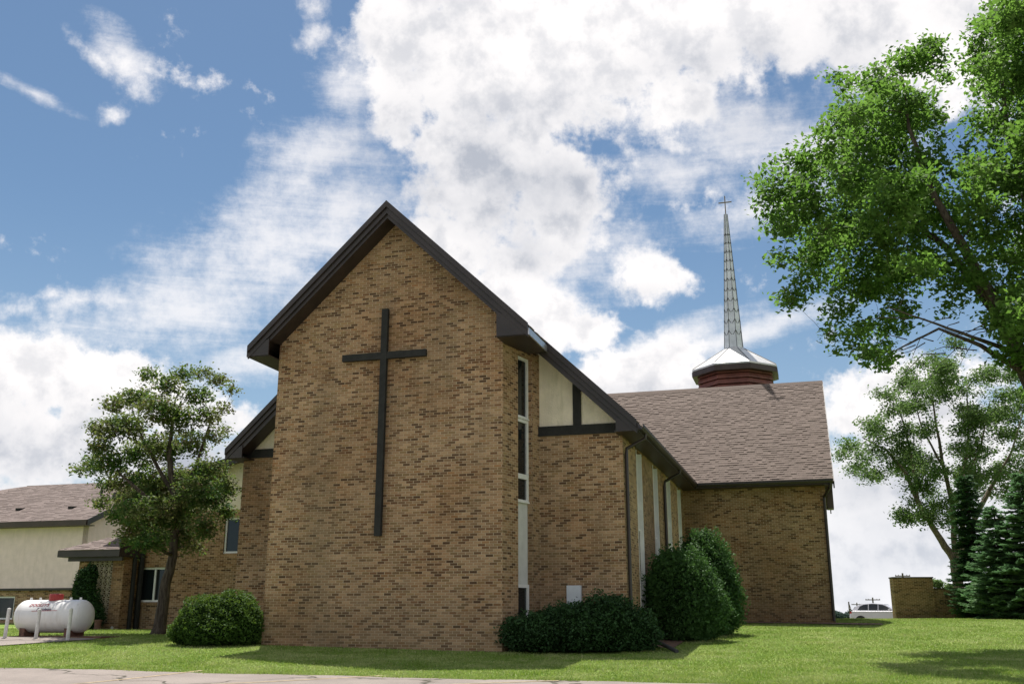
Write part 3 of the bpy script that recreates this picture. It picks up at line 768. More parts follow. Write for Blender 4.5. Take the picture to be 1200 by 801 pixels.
# ---- left link block (brick, window, shallow gable behind the tree)
LV = 8.5
lu = lambda x, y, V=LV: fw(x, y, V)
x0 = lu(161.5, 690)[0]; w0 = lu(197, 690)[0]; z0_ = lu(160, 705)[1]; z1_ = lu(170, 664.5)[1]
a0 = lu(261.5, 640)[0]; za = lu(262, 648)[1]; zc = lu(264, 606)[1]
PL = -17.75
wl = MB(); wall(wl, (PL+.004, LV), (NL+.1, LV), ZB, 5.45, .3, [(x0-PL, w0-PL, z0_, z1_), (a0-PL, a0-PL+1.15, za, zc)]); wl.build('link_wall', M['brick'], CH)
window((PL, LV), (NL, LV), x0-PL, w0-PL, z0_, z1_, .06, .075, parent=CH, vm=((x0+w0)/2-PL,))
window((PL, LV), (NL, LV), a0-PL, a0-PL+1.15, za, zc, .06, .075, parent=CH)
MB().box((x0-.08, LV-.05, z0_-.12), (w0+.08, LV+.05, z0_-.002)).build('window_sill', M['brick'], CH)
wl = MB(); wall(wl, (PL, LV+9), (PL, LV+.004), ZB, 5.45, .3); wl.build('link_wall', M['brick'], CH)
lz = lambda u: 6.25 + .235*(u - PL)
MB().prism([(PL, LV+.02, 5.452), (NL+.1, LV+.02, 5.452), (NL+.1, LV+.02, lz(NL+.1)), (PL, LV+.02, lz(PL))], (0,.25,0)).build('stucco_gable', M['stucco'], CH)
MB().hexa([(PL-.6,LV-.5,lz(PL-.6)-.12),(NL,LV-.5,lz(NL)-.12),(NL,LV+9,lz(NL)-.12),(PL-.6,LV+9,lz(PL-.6)-.12),
           (PL-.6,LV-.5,lz(PL-.6)+.04),(NL,LV-.5,lz(NL)+.04),(NL,LV+9,lz(NL)+.04),(PL-.6,LV+9,lz(PL-.6)+.04)]).build('link_roof', M['shingle'], CH)
MB().hexa([(PL-.6,LV-.56,lz(PL-.6)-.24),(NL,LV-.56,lz(NL)-.24),(NL,LV-.505,lz(NL)-.24),(PL-.6,LV-.505,lz(PL-.6)-.24),
           (PL-.6,LV-.56,lz(PL-.6)+.06),(NL,LV-.56,lz(NL)+.06),(NL,LV-.505,lz(NL)+.06),(PL-.6,LV-.505,lz(PL-.6)+.06)]).build('rake_board', M['brown'], CH)

# ---- porch with pierced block screen
PV = 7.5; PUl, PUr = fw(93, 700, PV)[0], -17.15
PUl = -19.15
pw = MB()
pw.box((PUl, PV, ZB), (PUl+.42, PV+.3, 3.72)); pw.box((PUr-.50, PV, ZB), (PUr, PV+.3, 3.72))
pw.box((PUl+.42, PV, ZB), (PUr-.50, PV+.3, 1.35)); pw.box((PUl, PV+.3, ZB), (PUl+.3, LV+6, 3.72)); pw.box((PUr-.3, PV+.3, ZB), (PUr, LV+.0, 3.72))
pw.build('porch_wall', M['brick'], CH)
MB().box((PUl+.3, PV+1.9, ZB), (PUr-.3, PV+1.95, 3.7)).build('porch_shade_sheet', M['dark'], CH)  # near-black sheet standing in for the shade behind the screen holes
su0, su1, sz0, sz1 = PUl+.42, PUr-.50, 1.352, 3.715; nc = 5; cw = (su1-su0)/nc; nr = int(round((sz1-sz0)/cw)); chh = (sz1-sz0)/nr
sc_ = MB()
for i in range(nc):
    for j in range(nr):
        cx_, cz_ = su0+(i+.5)*cw, sz0+(j+.5)*chh; o = cw/2-.001; oz = chh/2-.001; ft = .016
        # square rim
        for (x_, X_, z_, Z_) in ((-o,o,-oz,-oz+ft),(-o,o,oz-ft,oz),(-o,-o+ft,-oz+ft,oz-ft),(o-ft,o,-oz+ft,oz-ft)):
            sc_.box((cx_+x_, PV+.08, cz_+z_), (cx_+X_, PV+.14, cz_+Z_))
        # four-petal diagonal ribs
        for sx in (-1, 1):
            a = Vector((cx_-sx*(o-ft), PV+.09, cz_-(oz-ft))); b = Vector((cx_+sx*(o-ft), PV+.09, cz_+(oz-ft))); q = Vector((b.z-a.z, 0, -(b.x-a.x))).normalized()*.013
            sc_.prism([a-q, b-q, b+q, a+q], (0,.045 if sx > 0 else .041,0))
sc_.build('block_screen', M['screen'], CH)
ez = 3.93; pe = MB()
EUl, EUr, EV = PUl-.62, PUr+.12, PV-.5
MB().box((EUl, EV, ez-.22), (EUr, EV+.04, ez+.02)).box((EUl, EV+.04, ez-.22), (EUl+.04, LV+3, ez+.02)).build('porch_fascia', M['brown'], CH)
MB().box((EUl+.32, EV+.22, 3.56), (EUr-.02, EV+.30, 3.705)).box((EUl+.04, EV+.04, 3.706), (EUr-.001, LV+3, 3.74)).build('porch_soffit', M['brown'], CH)
# hipped porch roof
pipe([(PUr+.09, PV+.50, 4.0), (PUr+.09, PV+.50, 1.1)], .08, 'beam'); pipe([(PUr+.13, LV-.14, 5.3), (PUr+.13, LV-.14, 1.1)], .10, 'beam')  # black downspouts, made extra wide to paint the shaded gap dark
MB().box((EUr-.04, EV+.045, ez-.22), (EUr+.001, LV-.02, ez+.5)).build('porch_fascia', M['brown'], CH)
hz = .55; pr_ = [(EUl, EV, ez+.02), (EUr, EV, ez+.02), (EUr, EV+1.25, ez+hz), (EUl+1.25, EV+1.25, ez+hz)]
pk = MB().add([*pr_, (EUl, EV+3.5, ez+.02), (EUl+1.25, EV+3.5, ez+hz), (EUr, EV+3.5, ez+hz)], [(0,1,2,3), (4,0,3,5), (3,2,6,5)]).build('porch_roof', M['pinkshingle'], CH)
hl = math.hypot(1.25, hz-.02); dvp = Vector((0, 1.25/hl, (hz-.02)/hl))
roof('shingles', Vector((EUl, EV-.02, ez+.025)), Vector((1,0,0)), dvp, EUr-EUl, hl, M['pinkshingle'], pk, course=.143, tab=.3, thick=.022, seed=21,
     clip=lambda a, b, t: None if b < t*1.25/hl + .05 else (max(a, t*1.25/hl), b))

# ---- far left wing (stucco over brick, shingled roof)
WV = 14.; WR_ = -24.2; WL_ = -45.
we = 6.0
rdg_v = 19.2
wq = MB(); wz = 2.70
wb_l = fw(-60, 720, WV+.15)[0]; wb_r = fw(15.5, 720, WV+.15)[0]
wall(wq, (WL_, WV+.12), (WR_-.1, WV+.12), ZB, wz, .3, [(wb_r-2.6-WL_, wb_r-WL_, 1.42, 2.45)]); wq.build('wing_base_wall', M['brick'], CH)
window((WL_, WV+.12), (WR_, WV+.12), wb_r-2.6-WL_, wb_r-WL_, 1.42, 2.45, .05, .07, parent=CH, vm=(wb_r-1.3-WL_,))
MB().box((WL_, WV-.02, wz+.001), (WR_+.02, WV+.25, wz+.10)).build('base_trim', M['brown'], CH)
wsl = (8.28-we)/(rdg_v-WV); wtz = lambda v_: we + wsl*(v_-WV) if v_ < rdg_v else we + wsl*(2*rdg_v-WV-v_)
MB().box((WL_, WV, wz+.101), (WR_-.001, WV+.3, we-.05)).build('wing_wall', M['wingstucco'], CH)
MB().prism([(WR_, WV, ZB), (WR_, 2*rdg_v-WV, ZB), (WR_, 2*rdg_v-WV, we-.05), (WR_, rdg_v, wtz(rdg_v)-.1), (WR_, WV, we-.05)], (-.3,0,0)).build('wing_wall', M['wingstucco'], CH)
ov = .55; WE = WR_+.3
ew = we - wsl*ov; hipU = fw(35, 568, rdg_v)[0]
hp = MB().hexa([(WL_,WV-ov,ew-.05),(WE,WV-ov,ew-.05),(WE,rdg_v,wtz(rdg_v)-.05),(hipU-1,rdg_v,wtz(rdg_v)-.05),(WL_,WV-ov,ew+.02),(WE,WV-ov,ew+.02),(WE,rdg_v,wtz(rdg_v)+.02),(hipU,rdg_v,wtz(rdg_v)+.02)])
wr = hp.build('wing_roof', M['pinkshingle'], CH)
whs = math.hypot(rdg_v-WV+ov, wtz(rdg_v)-ew); dvw = Vector((0, (rdg_v-WV+ov)/whs, (wtz(rdg_v)-ew)/whs))
roof('shingles', Vector((WL_+6, WV-ov-.03, ew+.02)), Vector((1,0,0)), dvw, WE-WL_-6, whs, M['pinkshingle'], wr, course=.16, tab=.32, thick=.022, seed=31,
     clip=lambda a, b, t: None if b < 4 + t/whs*(hipU-WL_-10) else (a, b))
MB().add([(WL_,WV-ov,ew),(hipU,rdg_v,wtz(rdg_v)+.01),(WL_,2*rdg_v-WV,ew)], [(0,1,2)]).add([(WE,rdg_v,wtz(rdg_v)),(hipU,rdg_v,wtz(rdg_v)),(WL_,2*rdg_v-WV+ov,ew),(WE,2*rdg_v-WV+ov,ew)], [(0,1,2,3)]).build('wing_roof_back', M['pinkshingle'], CH, fixn=False)
MB().box((WL_, WV-ov-.05, ew-.22), (WE, WV-ov-.031, ew+.03)).box((WL_, WV-ov-.03, ew-.22), (WE-.01, WV-.001, ew-.18)).build('wing_fascia', M['brown2'], CH)
MB().hexa([(WE,WV-ov,ew-.24),(WE+.04,WV-ov,ew-.24),(WE+.04,rdg_v,wtz(rdg_v)-.24),(WE,rdg_v,wtz(rdg_v)-.24),(WE,WV-ov,ew+.04),(WE+.04,WV-ov,ew+.04),(WE+.04,rdg_v,wtz(rdg_v)+.04),(WE,rdg_v,wtz(rdg_v)+.04)]).build('rake_board', M['brown'], CH)
for (px, py) in ((23, 597.5), (84.5, 595.5)):
    # find the roof point in that direction
    for k in range(60):
        V_ = WV - ov + k*.1; u_, z_ = fw(px, py, V_)
        if z_ < ew + wsl*(V_-WV+ov) + .03: break
    else: V_ = WV + .8; u_, z_ = fw(px, py, V_)
    MB().prism([(u_-.11,V_-.16,z_-.02),(u_-.11,V_-.16,z_+.09),(u_-.11,V_+.2,z_+.13),(u_-.11,V_+.2,z_+.0)], (.24,0,0)).build('roof_vent', M['beam'], CH)
u_, z_ = fw(119, 578, 17.0); MB().tube([(u_, 17.0, z_-.5), (u_, 17.0, z_+.30)], .06, 8).build('vent_pipe', M['beam'], CH)

# ---------------------------------------------------------------- mulch bed and edging at the transept
mulch = mat('mulch', (.16,.10,.07), 1.0, var=.45, vscale=14, bump=1, bscale=30)
def bed(u0, u1, v0, v1, name='planting_bed'):
    mb = MB(); N = 24
    for j in range(5):
        for i in range(N+1):
            p = wpos(u0+(u1-u0)*i/N, v0+(v1-v0)*j/4 + (.06*math.sin(i*1.7) if j == 0 else 0)); mb.v.append((p.x, p.y, p.z + .035))
    for j in range(4):
        for i in range(N): q = j*(N+1)+i; mb.f.append((q, q+1, q+N+2, q+N+1))
    return tag(mb.build(name, mulch, fixn=False), None, None, kind='structure')
bed(3.0, TR+1.6, VT-.95, VT-.02); bed(2.8, 3.9, 2.2, 9.5)

# ---------------------------------------------------------------- propane tank and posts
tk = at(63.5, 722, 31.0); tkz = gz(tk.x, tk.y)
TK = thing('propane_tank', 'white horizontal propane tank with red dome lid on the lawn at the left', 'gas tank', (tk.x, tk.y, tkz), -ANG+R(2))
Lh, Rt, zc_ = 1.24, .475, .60
def capsule(mb, hl, r, zc, n=36, m_=10):
    prof = []
    for i in range(m_+1):
        t = math.pi/2*(1-i/m_); prof.append((-hl + r*.62*(1-math.sin(t)) , r*math.cos(t)))
    prof = [(x_, rr_) for x_, rr_ in prof]; prof += [(-a, b) for a, b in reversed(prof)]
    base = len(mb.v)
    for x_, rr_ in prof:
        for k in range(n): t = 2*math.pi*k/n; mb.v.append((x_, rr_*math.cos(t), zc + rr_*math.sin(t)))
    for i in range(len(prof)-1):
        for k in range(n): q = base+i*n; mb.f.append((q+k, q+(k+1)%n, q+n+(k+1)%n, q+n+k))
capm = MB(); capsule(capm, Lh, Rt, zc_); capm.build('tank_shell', M['tank'], TK, smooth=True)
sm3 = MB()
for x_ in (.30,): sm3.tube([(x_-.006,0,zc_),(x_+.006,0,zc_)], Rt+.004, 36)
sm3.build('weld_seam', M['tank'], TK, smooth=True)
dm = MB().lathe([(.20,0),(.205,.16),(.19,.20),(.0,.215)], 20, (.0,0,zc_+Rt-.03)); dm.build('dome_lid', M['red'], TK, smooth=False, bevel=.01)
for x_ in (-.80, .75): MB().box((x_-.09,-.34,-.03),(x_+.09,.34,zc_-Rt*.72)).build('saddle', M['steel'], TK)
for x_ in (-.88, -.55, .52, .86):
    MB().prism([(x_-.05,-.008,zc_+Rt-.03),(x_+.05,-.008,zc_+Rt-.03),(x_+.035,-.008,zc_+Rt+.07),(x_-.035,-.008,zc_+Rt+.07)], (0,.016,0)).build('lifting_lug', M['tank'], TK)
MB().box((-1.2,-.42,-.04),(2.0,.45,.03)).build('footing_slab', M['steel'], TK)
def text(s_, size, m, parent, fn, name='lettering', shear=0., ext=.004, sp=1.0):
    cu_ = bpy.data.curves.new('t', 'FONT'); cu_.body = s_; cu_.size = size; cu_.extrude = ext; cu_.shear = shear; cu_.space_character = sp; cu_.offset = 0.0
    ob = bpy.data.objects.new('t', cu_); S.collection.objects.link(ob)
    dg = bpy.context.evaluated_depsgraph_get(); dg.update()
    me = bpy.data.meshes.new_from_object(ob.evaluated_get(dg)); bpy.data.objects.remove(ob); bpy.data.curves.remove(cu_)
    for v_ in me.vertices: v_.co = fn(v_.co)
    me.materials.clear(); me.materials.append(m); me.name = name
    return link(bpy.data.objects.new(name, me), parent)
def onshell(x0, arc0):
    def f(c):
        t = (c.y + arc0)/Rt; r_ = Rt + .004 + c.z
        return Vector((x0 + c.x, -math.cos(t)*r_, zc_ + math.sin(t)*r_))
    return f
text("DOOLEY'S", .145, M['redtext'], TK, onshell(-.62, .30), shear=.3)
text("Petroleum", .12, M['darktext'], TK, onshell(-.30, .17), shear=.3)
ul = MB(); ul.v = [tuple(onshell(-.45,.14)(Vector(p))) for p in ((0,0,0),(.88,.02,0),(.88,.035,0),(0,.018,0))]; ul.f = [(0,1,2,3)]; ul.build('underline_stripe', M['redtext'], TK, fixn=False)

def post(x, y, xt, yt, d, label):
    p = at(x, y, d); q = at(xt, yt, d); z = gz(p.x, p.y)
    P_ = MB().lathe([(.052,-.1),(.052,q.z-z-.02),(.040,q.z-z),(.0,q.z-z+.006)], 12)
    o = P_.build('bollard', M['post'], None); o.location = (p.x, p.y, z); o.rotation_euler = (R(random.uniform(-1,1)), (xt-x-.5*0)/40*.35, 0)
    tag(o, label, 'bollard', 'white posts guarding the propane tank')
post(6.3, 741, 9.8, 712, 30, 'white guard post left of the propane tank, nearest the photo edge')
post(42.5, 743, 44.3, 713, 29.8, 'white guard post in front of the lettering on the propane tank')
post(79.5, 745, 81.2, 712, 29.2, 'slim white guard post in front of the right end of the propane tank')
# drain pieces on the ground
a, b = on(131, 737), on(141, 733)
dp = MB().tube([(a.x, a.y, gz(a.x,a.y)+.06), (b.x, b.y, gz(b.x,b.y)+.24), (b.x+.15, b.y+.2, gz(b.x,b.y)+.5)], .055, 10).build('downspout_extension', M['plastic'])
tag(dp, 'pale drain pipe sloping to the grass beside the pierced porch screen', 'drain pipe')
a = wpos(3.05, 3.2); b = wpos(4.15, .9)
dp = MB().tube([(a.x,a.y,gz(a.x,a.y)+.22), (b.x,b.y,gz(b.x,b.y)+.05)], .05, 10).build('downspout_extension', M['drain'])
tag(dp, 'dark drain pipe on the ground between the low yew and the arborvitae', 'drain pipe')
a = on(114, 737.5)
st_ = MB().lathe([(.12,-.05),(.12,.32),(.14,.32),(.14,.37),(.0,.38)], 14).build('ground_vent', M['steel']); st_.location = (a.x, a.y, gz(a.x,a.y)-.02)
tag(st_, 'short brown capped pipe standing in front of the porch screen', 'vent pipe')

# ---------------------------------------------------------------- foliage tools
def leaves(cent, size, aspect=.5, up=.5, jitter=.35, fold=True):
    """leaf quads at centres; returns verts (4 per leaf)"""
    n = len(cent)
    nrm = rng.normal(size=(n,3)); nrm[:,2] = np.abs(nrm[:,2]) + up; nrm /= np.linalg.norm(nrm, axis=1)[:,None]
    t = rng.normal(size=(n,3)); a = np.cross(nrm, t); a /= np.linalg.norm(a, axis=1)[:,None]; b = np.cross(nrm, a)
    sz = size * (1 + jitter * rng.uniform(-1, 1, (n,1)))
    a = a * sz * .5; b = b * sz * .5 * aspect
    dz = nrm * sz * .10
    v = np.stack([cent - a, cent + b + dz, cent + a, cent - b + dz], 1)
    return v.reshape(-1, 3)
def in_ell(n, c, r, bias=.45):
    d = rng.normal(size=(n,3)); d /= np.linalg.norm(d, axis=1)[:,None]
    return np.array(c) + d * (rng.uniform(0, 1, (n,1)) ** bias) * np.array(r)

def broadleaf(name, label, base, skeleton, blobs, leafm, barkm, per=900, leaf=.12, r0=.2, twigs=6, clus=22, sig=.16, group=None, aspect=.55, gap=0.0, squash=.85, cat='tree'):
    """skeleton: list of polylines [(pt, radius), ...]; blobs: (centre, radius) of foliage masses"""
    base = Vector(base); T = thing(name, label, cat, base, 0, group)
    L = lambda p: Vector(p) - base
    mb = MB(); nodes = []
    for line in skeleton:
        pts = [L(p) for p, r in line]; rad = [r for p, r in line]
        P, Q = [], []
        for i in range(len(pts)-1):
            for k in range(4):
                t = k/4; w_ = .05*(rad[i]+.1)
                P.append(pts[i].lerp(pts[i+1], t) + Vector((random.gauss(0,w_),random.gauss(0,w_),0))*(1 if k else 0)); Q.append(rad[i]*(1-t)+rad[i+1]*t)
        P.append(pts[-1]); Q.append(rad[-1]); mb.tube(P, Q, 10)
        nodes += list(zip(P, Q))
    allc = []
    for c, r in sorted(blobs, key=lambda b: (L(b[0]) - nodes[0][0]).length):
        c = L(c)
        # attach to the skeleton node that is nearest and preferably below
        best = min(nodes, key=lambda nd: (nd[0]-c).length + 1.2*max(0, nd[0].z - c.z))
        p, rr_ = best; L_ = (c-p).length
        if L_ > .25:
            mid = p.lerp(c, .5) + Vector((random.gauss(0,.06*L_), random.gauss(0,.06*L_), .10*L_))
            ra_ = min(rr_*.62, .018 + .022*L_); pts = []
            for k in range(7):
                t = k/6; pts.append((p*(1-t)**2 + mid*2*t*(1-t) + c*t*t) + Vector((random.gauss(0,.02),random.gauss(0,.02),random.gauss(0,.02)))*(L_*.5 if 0 < k < 6 else 0))
            rads = [ra_*(1-.72*k/6) for k in range(7)]
            mb.tube(pts, rads, 6); nodes += [(a_, b_) for a_, b_ in zip(pts[2:], rads[2:])]
            tipr = rads[-1]
        else: tipr = rr_*.4
        for k in range(twigs):
            d = Vector(in_ell(1, (0,0,0), (r,r,r*squash), .2)[0]); m_ = c + d*.5 + Vector((0,0,.08*r))
            mb.tube([c, m_, c+d], [max(.006, tipr*.6), max(.005, tipr*.4), .004], 4, cap=False)
            nodes.append((c + d*.6, .01))
        n = int(per * r**2.1 / clus)
        if n < 1: n = 1
        cc = in_ell(n, c, (r, r, r*squash), .42)
        if gap: cc = cc[rng.uniform(size=len(cc)) > gap]
        pts_ = np.repeat(cc, clus, 0) + rng.normal(size=(len(cc)*clus, 3)) * np.array([sig, sig, sig*.6])
        allc.append(pts_)
    allc = np.concatenate(allc)
    mb.build('trunk', M[barkm], T, smooth=True, fixn=False)
    raw('crown', leaves(allc, leaf, aspect), 4, M[leafm], T)
    return T

# ---- big tree on the right
D0 = 26.6
bl = [(915,215,27),(903,240,16),(940,190,28),(922,265,24),(914,296,13),(950,235,38),(965,170,26),(955,300,32),(948,330,17),(990,140,25),(1000,200,45),
      (990,262,45),(1000,325,38),(985,365,20),(1000,402,16),(1025,100,28),(1020,150,38),(1060,75,30),(1085,62,24),(1098,92,16),(1050,130,45),(1085,140,24),
      (1040,200,50),(1092,195,30),(1040,270,50),(1050,325,36),(1038,380,22),(1020,416,14),(1085,255,42),(1095,310,34),(1145,62,20),(1170,35,33),(1200,20,40),
      (1160,95,32),(1195,80,42),(1158,140,24),(1192,150,42),(1148,205,34),(1192,220,42),(1145,262,36),(1190,285,40),(1140,318,26),(1190,345,34),(1172,380,24),
      (1204,420,24),(1216,462,16),(985,105,12),(970,392,9),(906,222,10),(1125,345,18),(1060,355,20),(930,345,10)]
rnd = random.Random(3)
blobs = []
for (x, y, r_) in bl:
    d = D0 + rnd.uniform(-3, 3) * (.5 if x < 960 else 1.0); blobs.append((at(x, y, d), r_/1167*d*1.02))
    if r_ > 30:
        for q in range(1):
            blobs.append((at(x + rnd.uniform(-25,25), y + rnd.uniform(-25,25), D0 + rnd.choice((-1,1))*rnd.uniform(2.2,4.2)), r_/1167*D0*.62))
for k in range(70):      # small sprays breaking the outline
    x, y, r_ = rnd.choice(bl); th = rnd.uniform(0, 6.283)
    blobs.append((at(x + math.cos(th)*r_*1.08, y + math.sin(th)*r_*1.08, D0 + rnd.uniform(-2, 2)), rnd.uniform(.14, .34)))
for x in range(1240, 1480, 48):
    for y in range(-40, 400, 62):
        if (x-1290)**2/190**2 + (y-200)**2/300**2 < 1: blobs.append((at(x+rnd.uniform(-20,20), y+rnd.uniform(-20,20), D0+rnd.uniform(-4,4)), 1.3))
tb_ = at(1262, 700, D0+.5); tb_.z = gz(tb_.x, tb_.y) - .1
sk = [[(tb_, .42), (at(1250,600,D0+.4), .33), (at(1236,530,D0), .30), (at(1212,455,D0), .25), (at(1180,385,D0), .20), (at(1135,300,D0-.5), .14), (at(1095,230,D0-.8), .09), (at(1065,150,D0-1), .05), (at(1058,90,D0-1), .02)],
      [(at(1236,530,D0), .24), (at(1235,400,D0+1), .20), (at(1210,260,D0+1.5), .14), (at(1180,150,D0+1.5), .08), (at(1170,60,D0+1), .03)],
      [(at(1180,385,D0), .13), (at(1110,290,D0+1.5), .10), (at(1040,240,D0+1.5), .06), (at(980,200,D0+1), .03)],
      [(at(1236,530,D0), .2), (at(1290,400,D0-1), .16), (at(1330,250,D0-1), .1), (at(1330,120,D0-1), .04)],
      [(at(1205,440,D0), .10), (at(1150,405,D0-1), .06), (at(1100,385,D0-1.2), .035), (at(1050,410,D0-1.2), .015)],
      [(at(1195,415,D0), .08), (at(1140,395,D0-2), .045), (at(1085,375,D0-2.4), .025), (at(1040,360,D0-2.6), .012)]]
for k in range(16):      # thin bare twigs hanging under the lowest boughs
    x, y = rnd.uniform(1060, 1180), rnd.uniform(370, 415); L_ = rnd.uniform(25, 60); dd0 = D0 - rnd.uniform(.8, 2.2)
    sk.append([(at(x, y, dd0), .016), (at(x-L_*.5, y+rnd.uniform(-6,14), dd0), .010), (at(x-L_, y+rnd.uniform(0,34), dd0), .004)])
BT = broadleaf('shade_tree', 'tall leafy green tree whose crown fills the right side above the lawn', tb_, sk, blobs, 'leafbig', 'bark', per=1750, leaf=.165, twigs=7, clus=26, sig=.19, aspect=.55, gap=.16)

# ---- tree by the left wall
D1 = 32.6
bl = [(120,500,17),(135,475,15),(160,468,17),(150,500,20),(105,545,13),(92,551,7),(130,540,20),(118,522,13),(175,440,11),(195,452,15),(185,480,20),(215,440,12),(238,436,9),
      (255,446,11),(272,456,7),(230,465,15),(210,490,20),(245,488,13),(262,478,8),(165,530,23),(190,525,22),(222,520,20),(250,512,10),(150,565,20),(125,568,12),
      (180,565,24),(212,560,22),(240,552,16),(262,505,6),(160,600,18),(190,600,22),(220,595,22),(245,585,17),(262,570,11),(150,625,13),(180,632,17),(212,630,18),(240,618,17),(262,600,13),(165,640,10),(230,640,10),(200,610,20),(140,605,12),(120,590,10),(268,575,10),(255,560,14),(185,585,22),(225,575,22),(160,585,20),(135,600,8),(258,545,10),(158,612,14),(140,585,9)]
blobs = [(at(x, y, D1 + rnd.uniform(-2,2)), r_/1167*D1*.98) for x, y, r_ in bl]
b1 = at(186, 739, D1); b1.z = gz(b1.x, b1.y) - .05
sk = [[(b1+Vector((0,0,-.1)), .30), (b1+Vector((.02,0,.25)), .20), (at(193,690,D1), .165), (at(203,650,D1), .14), (at(206,620,D1), .125), (at(204,580,D1), .12), (at(198,530,D1), .08), (at(205,470,D1), .035)],
      [(at(204,622,D1), .10), (at(175,585,D1-.6), .07), (at(140,555,D1-.8), .035)], [(at(205,600,D1), .09), (at(228,550,D1+.5), .06), (at(248,490,D1+.6), .025)],
      [(at(204,580,D1), .07), (at(170,520,D1+.6), .05), (at(155,480,D1+.6), .02)]]
broadleaf('maple_tree', 'leaning maple with tan seed clusters in front of the left brick wall', b1, sk, blobs, 'leafleft', 'bark', per=4200, leaf=.112, twigs=5, clus=18, sig=.15, aspect=.62)

# ---- multi-stemmed tree far right
D2 = 55.
bl = []
r2 = random.Random(12)
for (x, y, r_, n) in ((1005,530,16,4),(1020,500,22,6),(1045,470,22,6),(1040,540,18,4),(1070,450,22,6),(1090,435,20,5),(1100,475,30,7),(1065,510,26,6),(1130,440,26,6),(1150,470,30,8),(1140,520,30,8),
                      (1100,530,26,5),(1180,500,30,8),(1195,540,26,7),(1175,560,26,6),(1150,570,22,5),(1105,570,16,3),(1065,590,12,2),(1195,460,24,6),(1120,500,20,4),(1085,560,14,3),(1020,560,10,2),(1205,590,22,5),(1075,480,18,3),(1062,600,8,2),(1085,598,8,2)):
    for k in range(n): bl.append((x + r2.gauss(0, r_*.75), y + r2.gauss(0, r_*.7), r2.uniform(4, 10)))
for k in range(85):
    a_ = r2.uniform(0, 6.283); q_ = r2.uniform(.15, 1)**.6; x, y = 1108 + 108*q_*math.cos(a_), 520 + 100*q_*math.sin(a_)
    if y > 575 and x < 1050: continue
    bl.append((x, y, r2.uniform(4.5, 9)))
blobs = [(at(x, y, D2 + rnd.uniform(-3,3)), r_/1167*D2) for x, y, r_ in bl]
b2 = at(1128, 716, D2); b2.z = gz(b2.x, b2.y) - .1
A2 = lambda x, y, dd=0: at(x, y, D2+dd)
sk = [[(b2, .50), (A2(1124,690), .40), (A2(1118,655), .30), (A2(1098,625), .22), (A2(1078,592), .19), (A2(1062,555), .15), (A2(1040,528), .09), (A2(1010,512), .03)],
      [(A2(1076,590), .14), (A2(1070,545), .11), (A2(1062,505), .07), (A2(1048,465), .03)],
      [(A2(1124,690,.5), .30), (A2(1119,640,.6), .24), (A2(1116,590,.6), .18), (A2(1104,540,.6), .13), (A2(1096,490,.5), .08), (A2(1090,440,.4), .03)],
      [(A2(1122,680,-.4), .28), (A2(1128,620,-.5), .2), (A2(1128,570,-.5), .15), (A2(1135,510,-.5), .09), (A2(1133,450,-.4), .03)],
      [(A2(1126,660,.2), .26), (A2(1145,600,.4), .2), (A2(1165,565,.5), .14), (A2(1185,530,.4), .08), (A2(1200,480,.4), .03)],
      [(A2(1128,570,-.4), .10), (A2(1150,520,-.4), .07), (A2(1160,470,-.4), .03)], [(A2(1104,545,.6), .1), (A2(1080,500,.9), .06), (A2(1068,455,.9), .02)]]
sk = [[(p, r_*.72) for p, r_ in line] for line in sk]
broadleaf('multistem_tree', 'sparse many-stemmed tree with pale trunks rising behind the dark spruce', b2, sk, blobs, 'leafmulti', 'bark2', per=2500, leaf=.15, twigs=3, clus=9, sig=.26, aspect=.6)

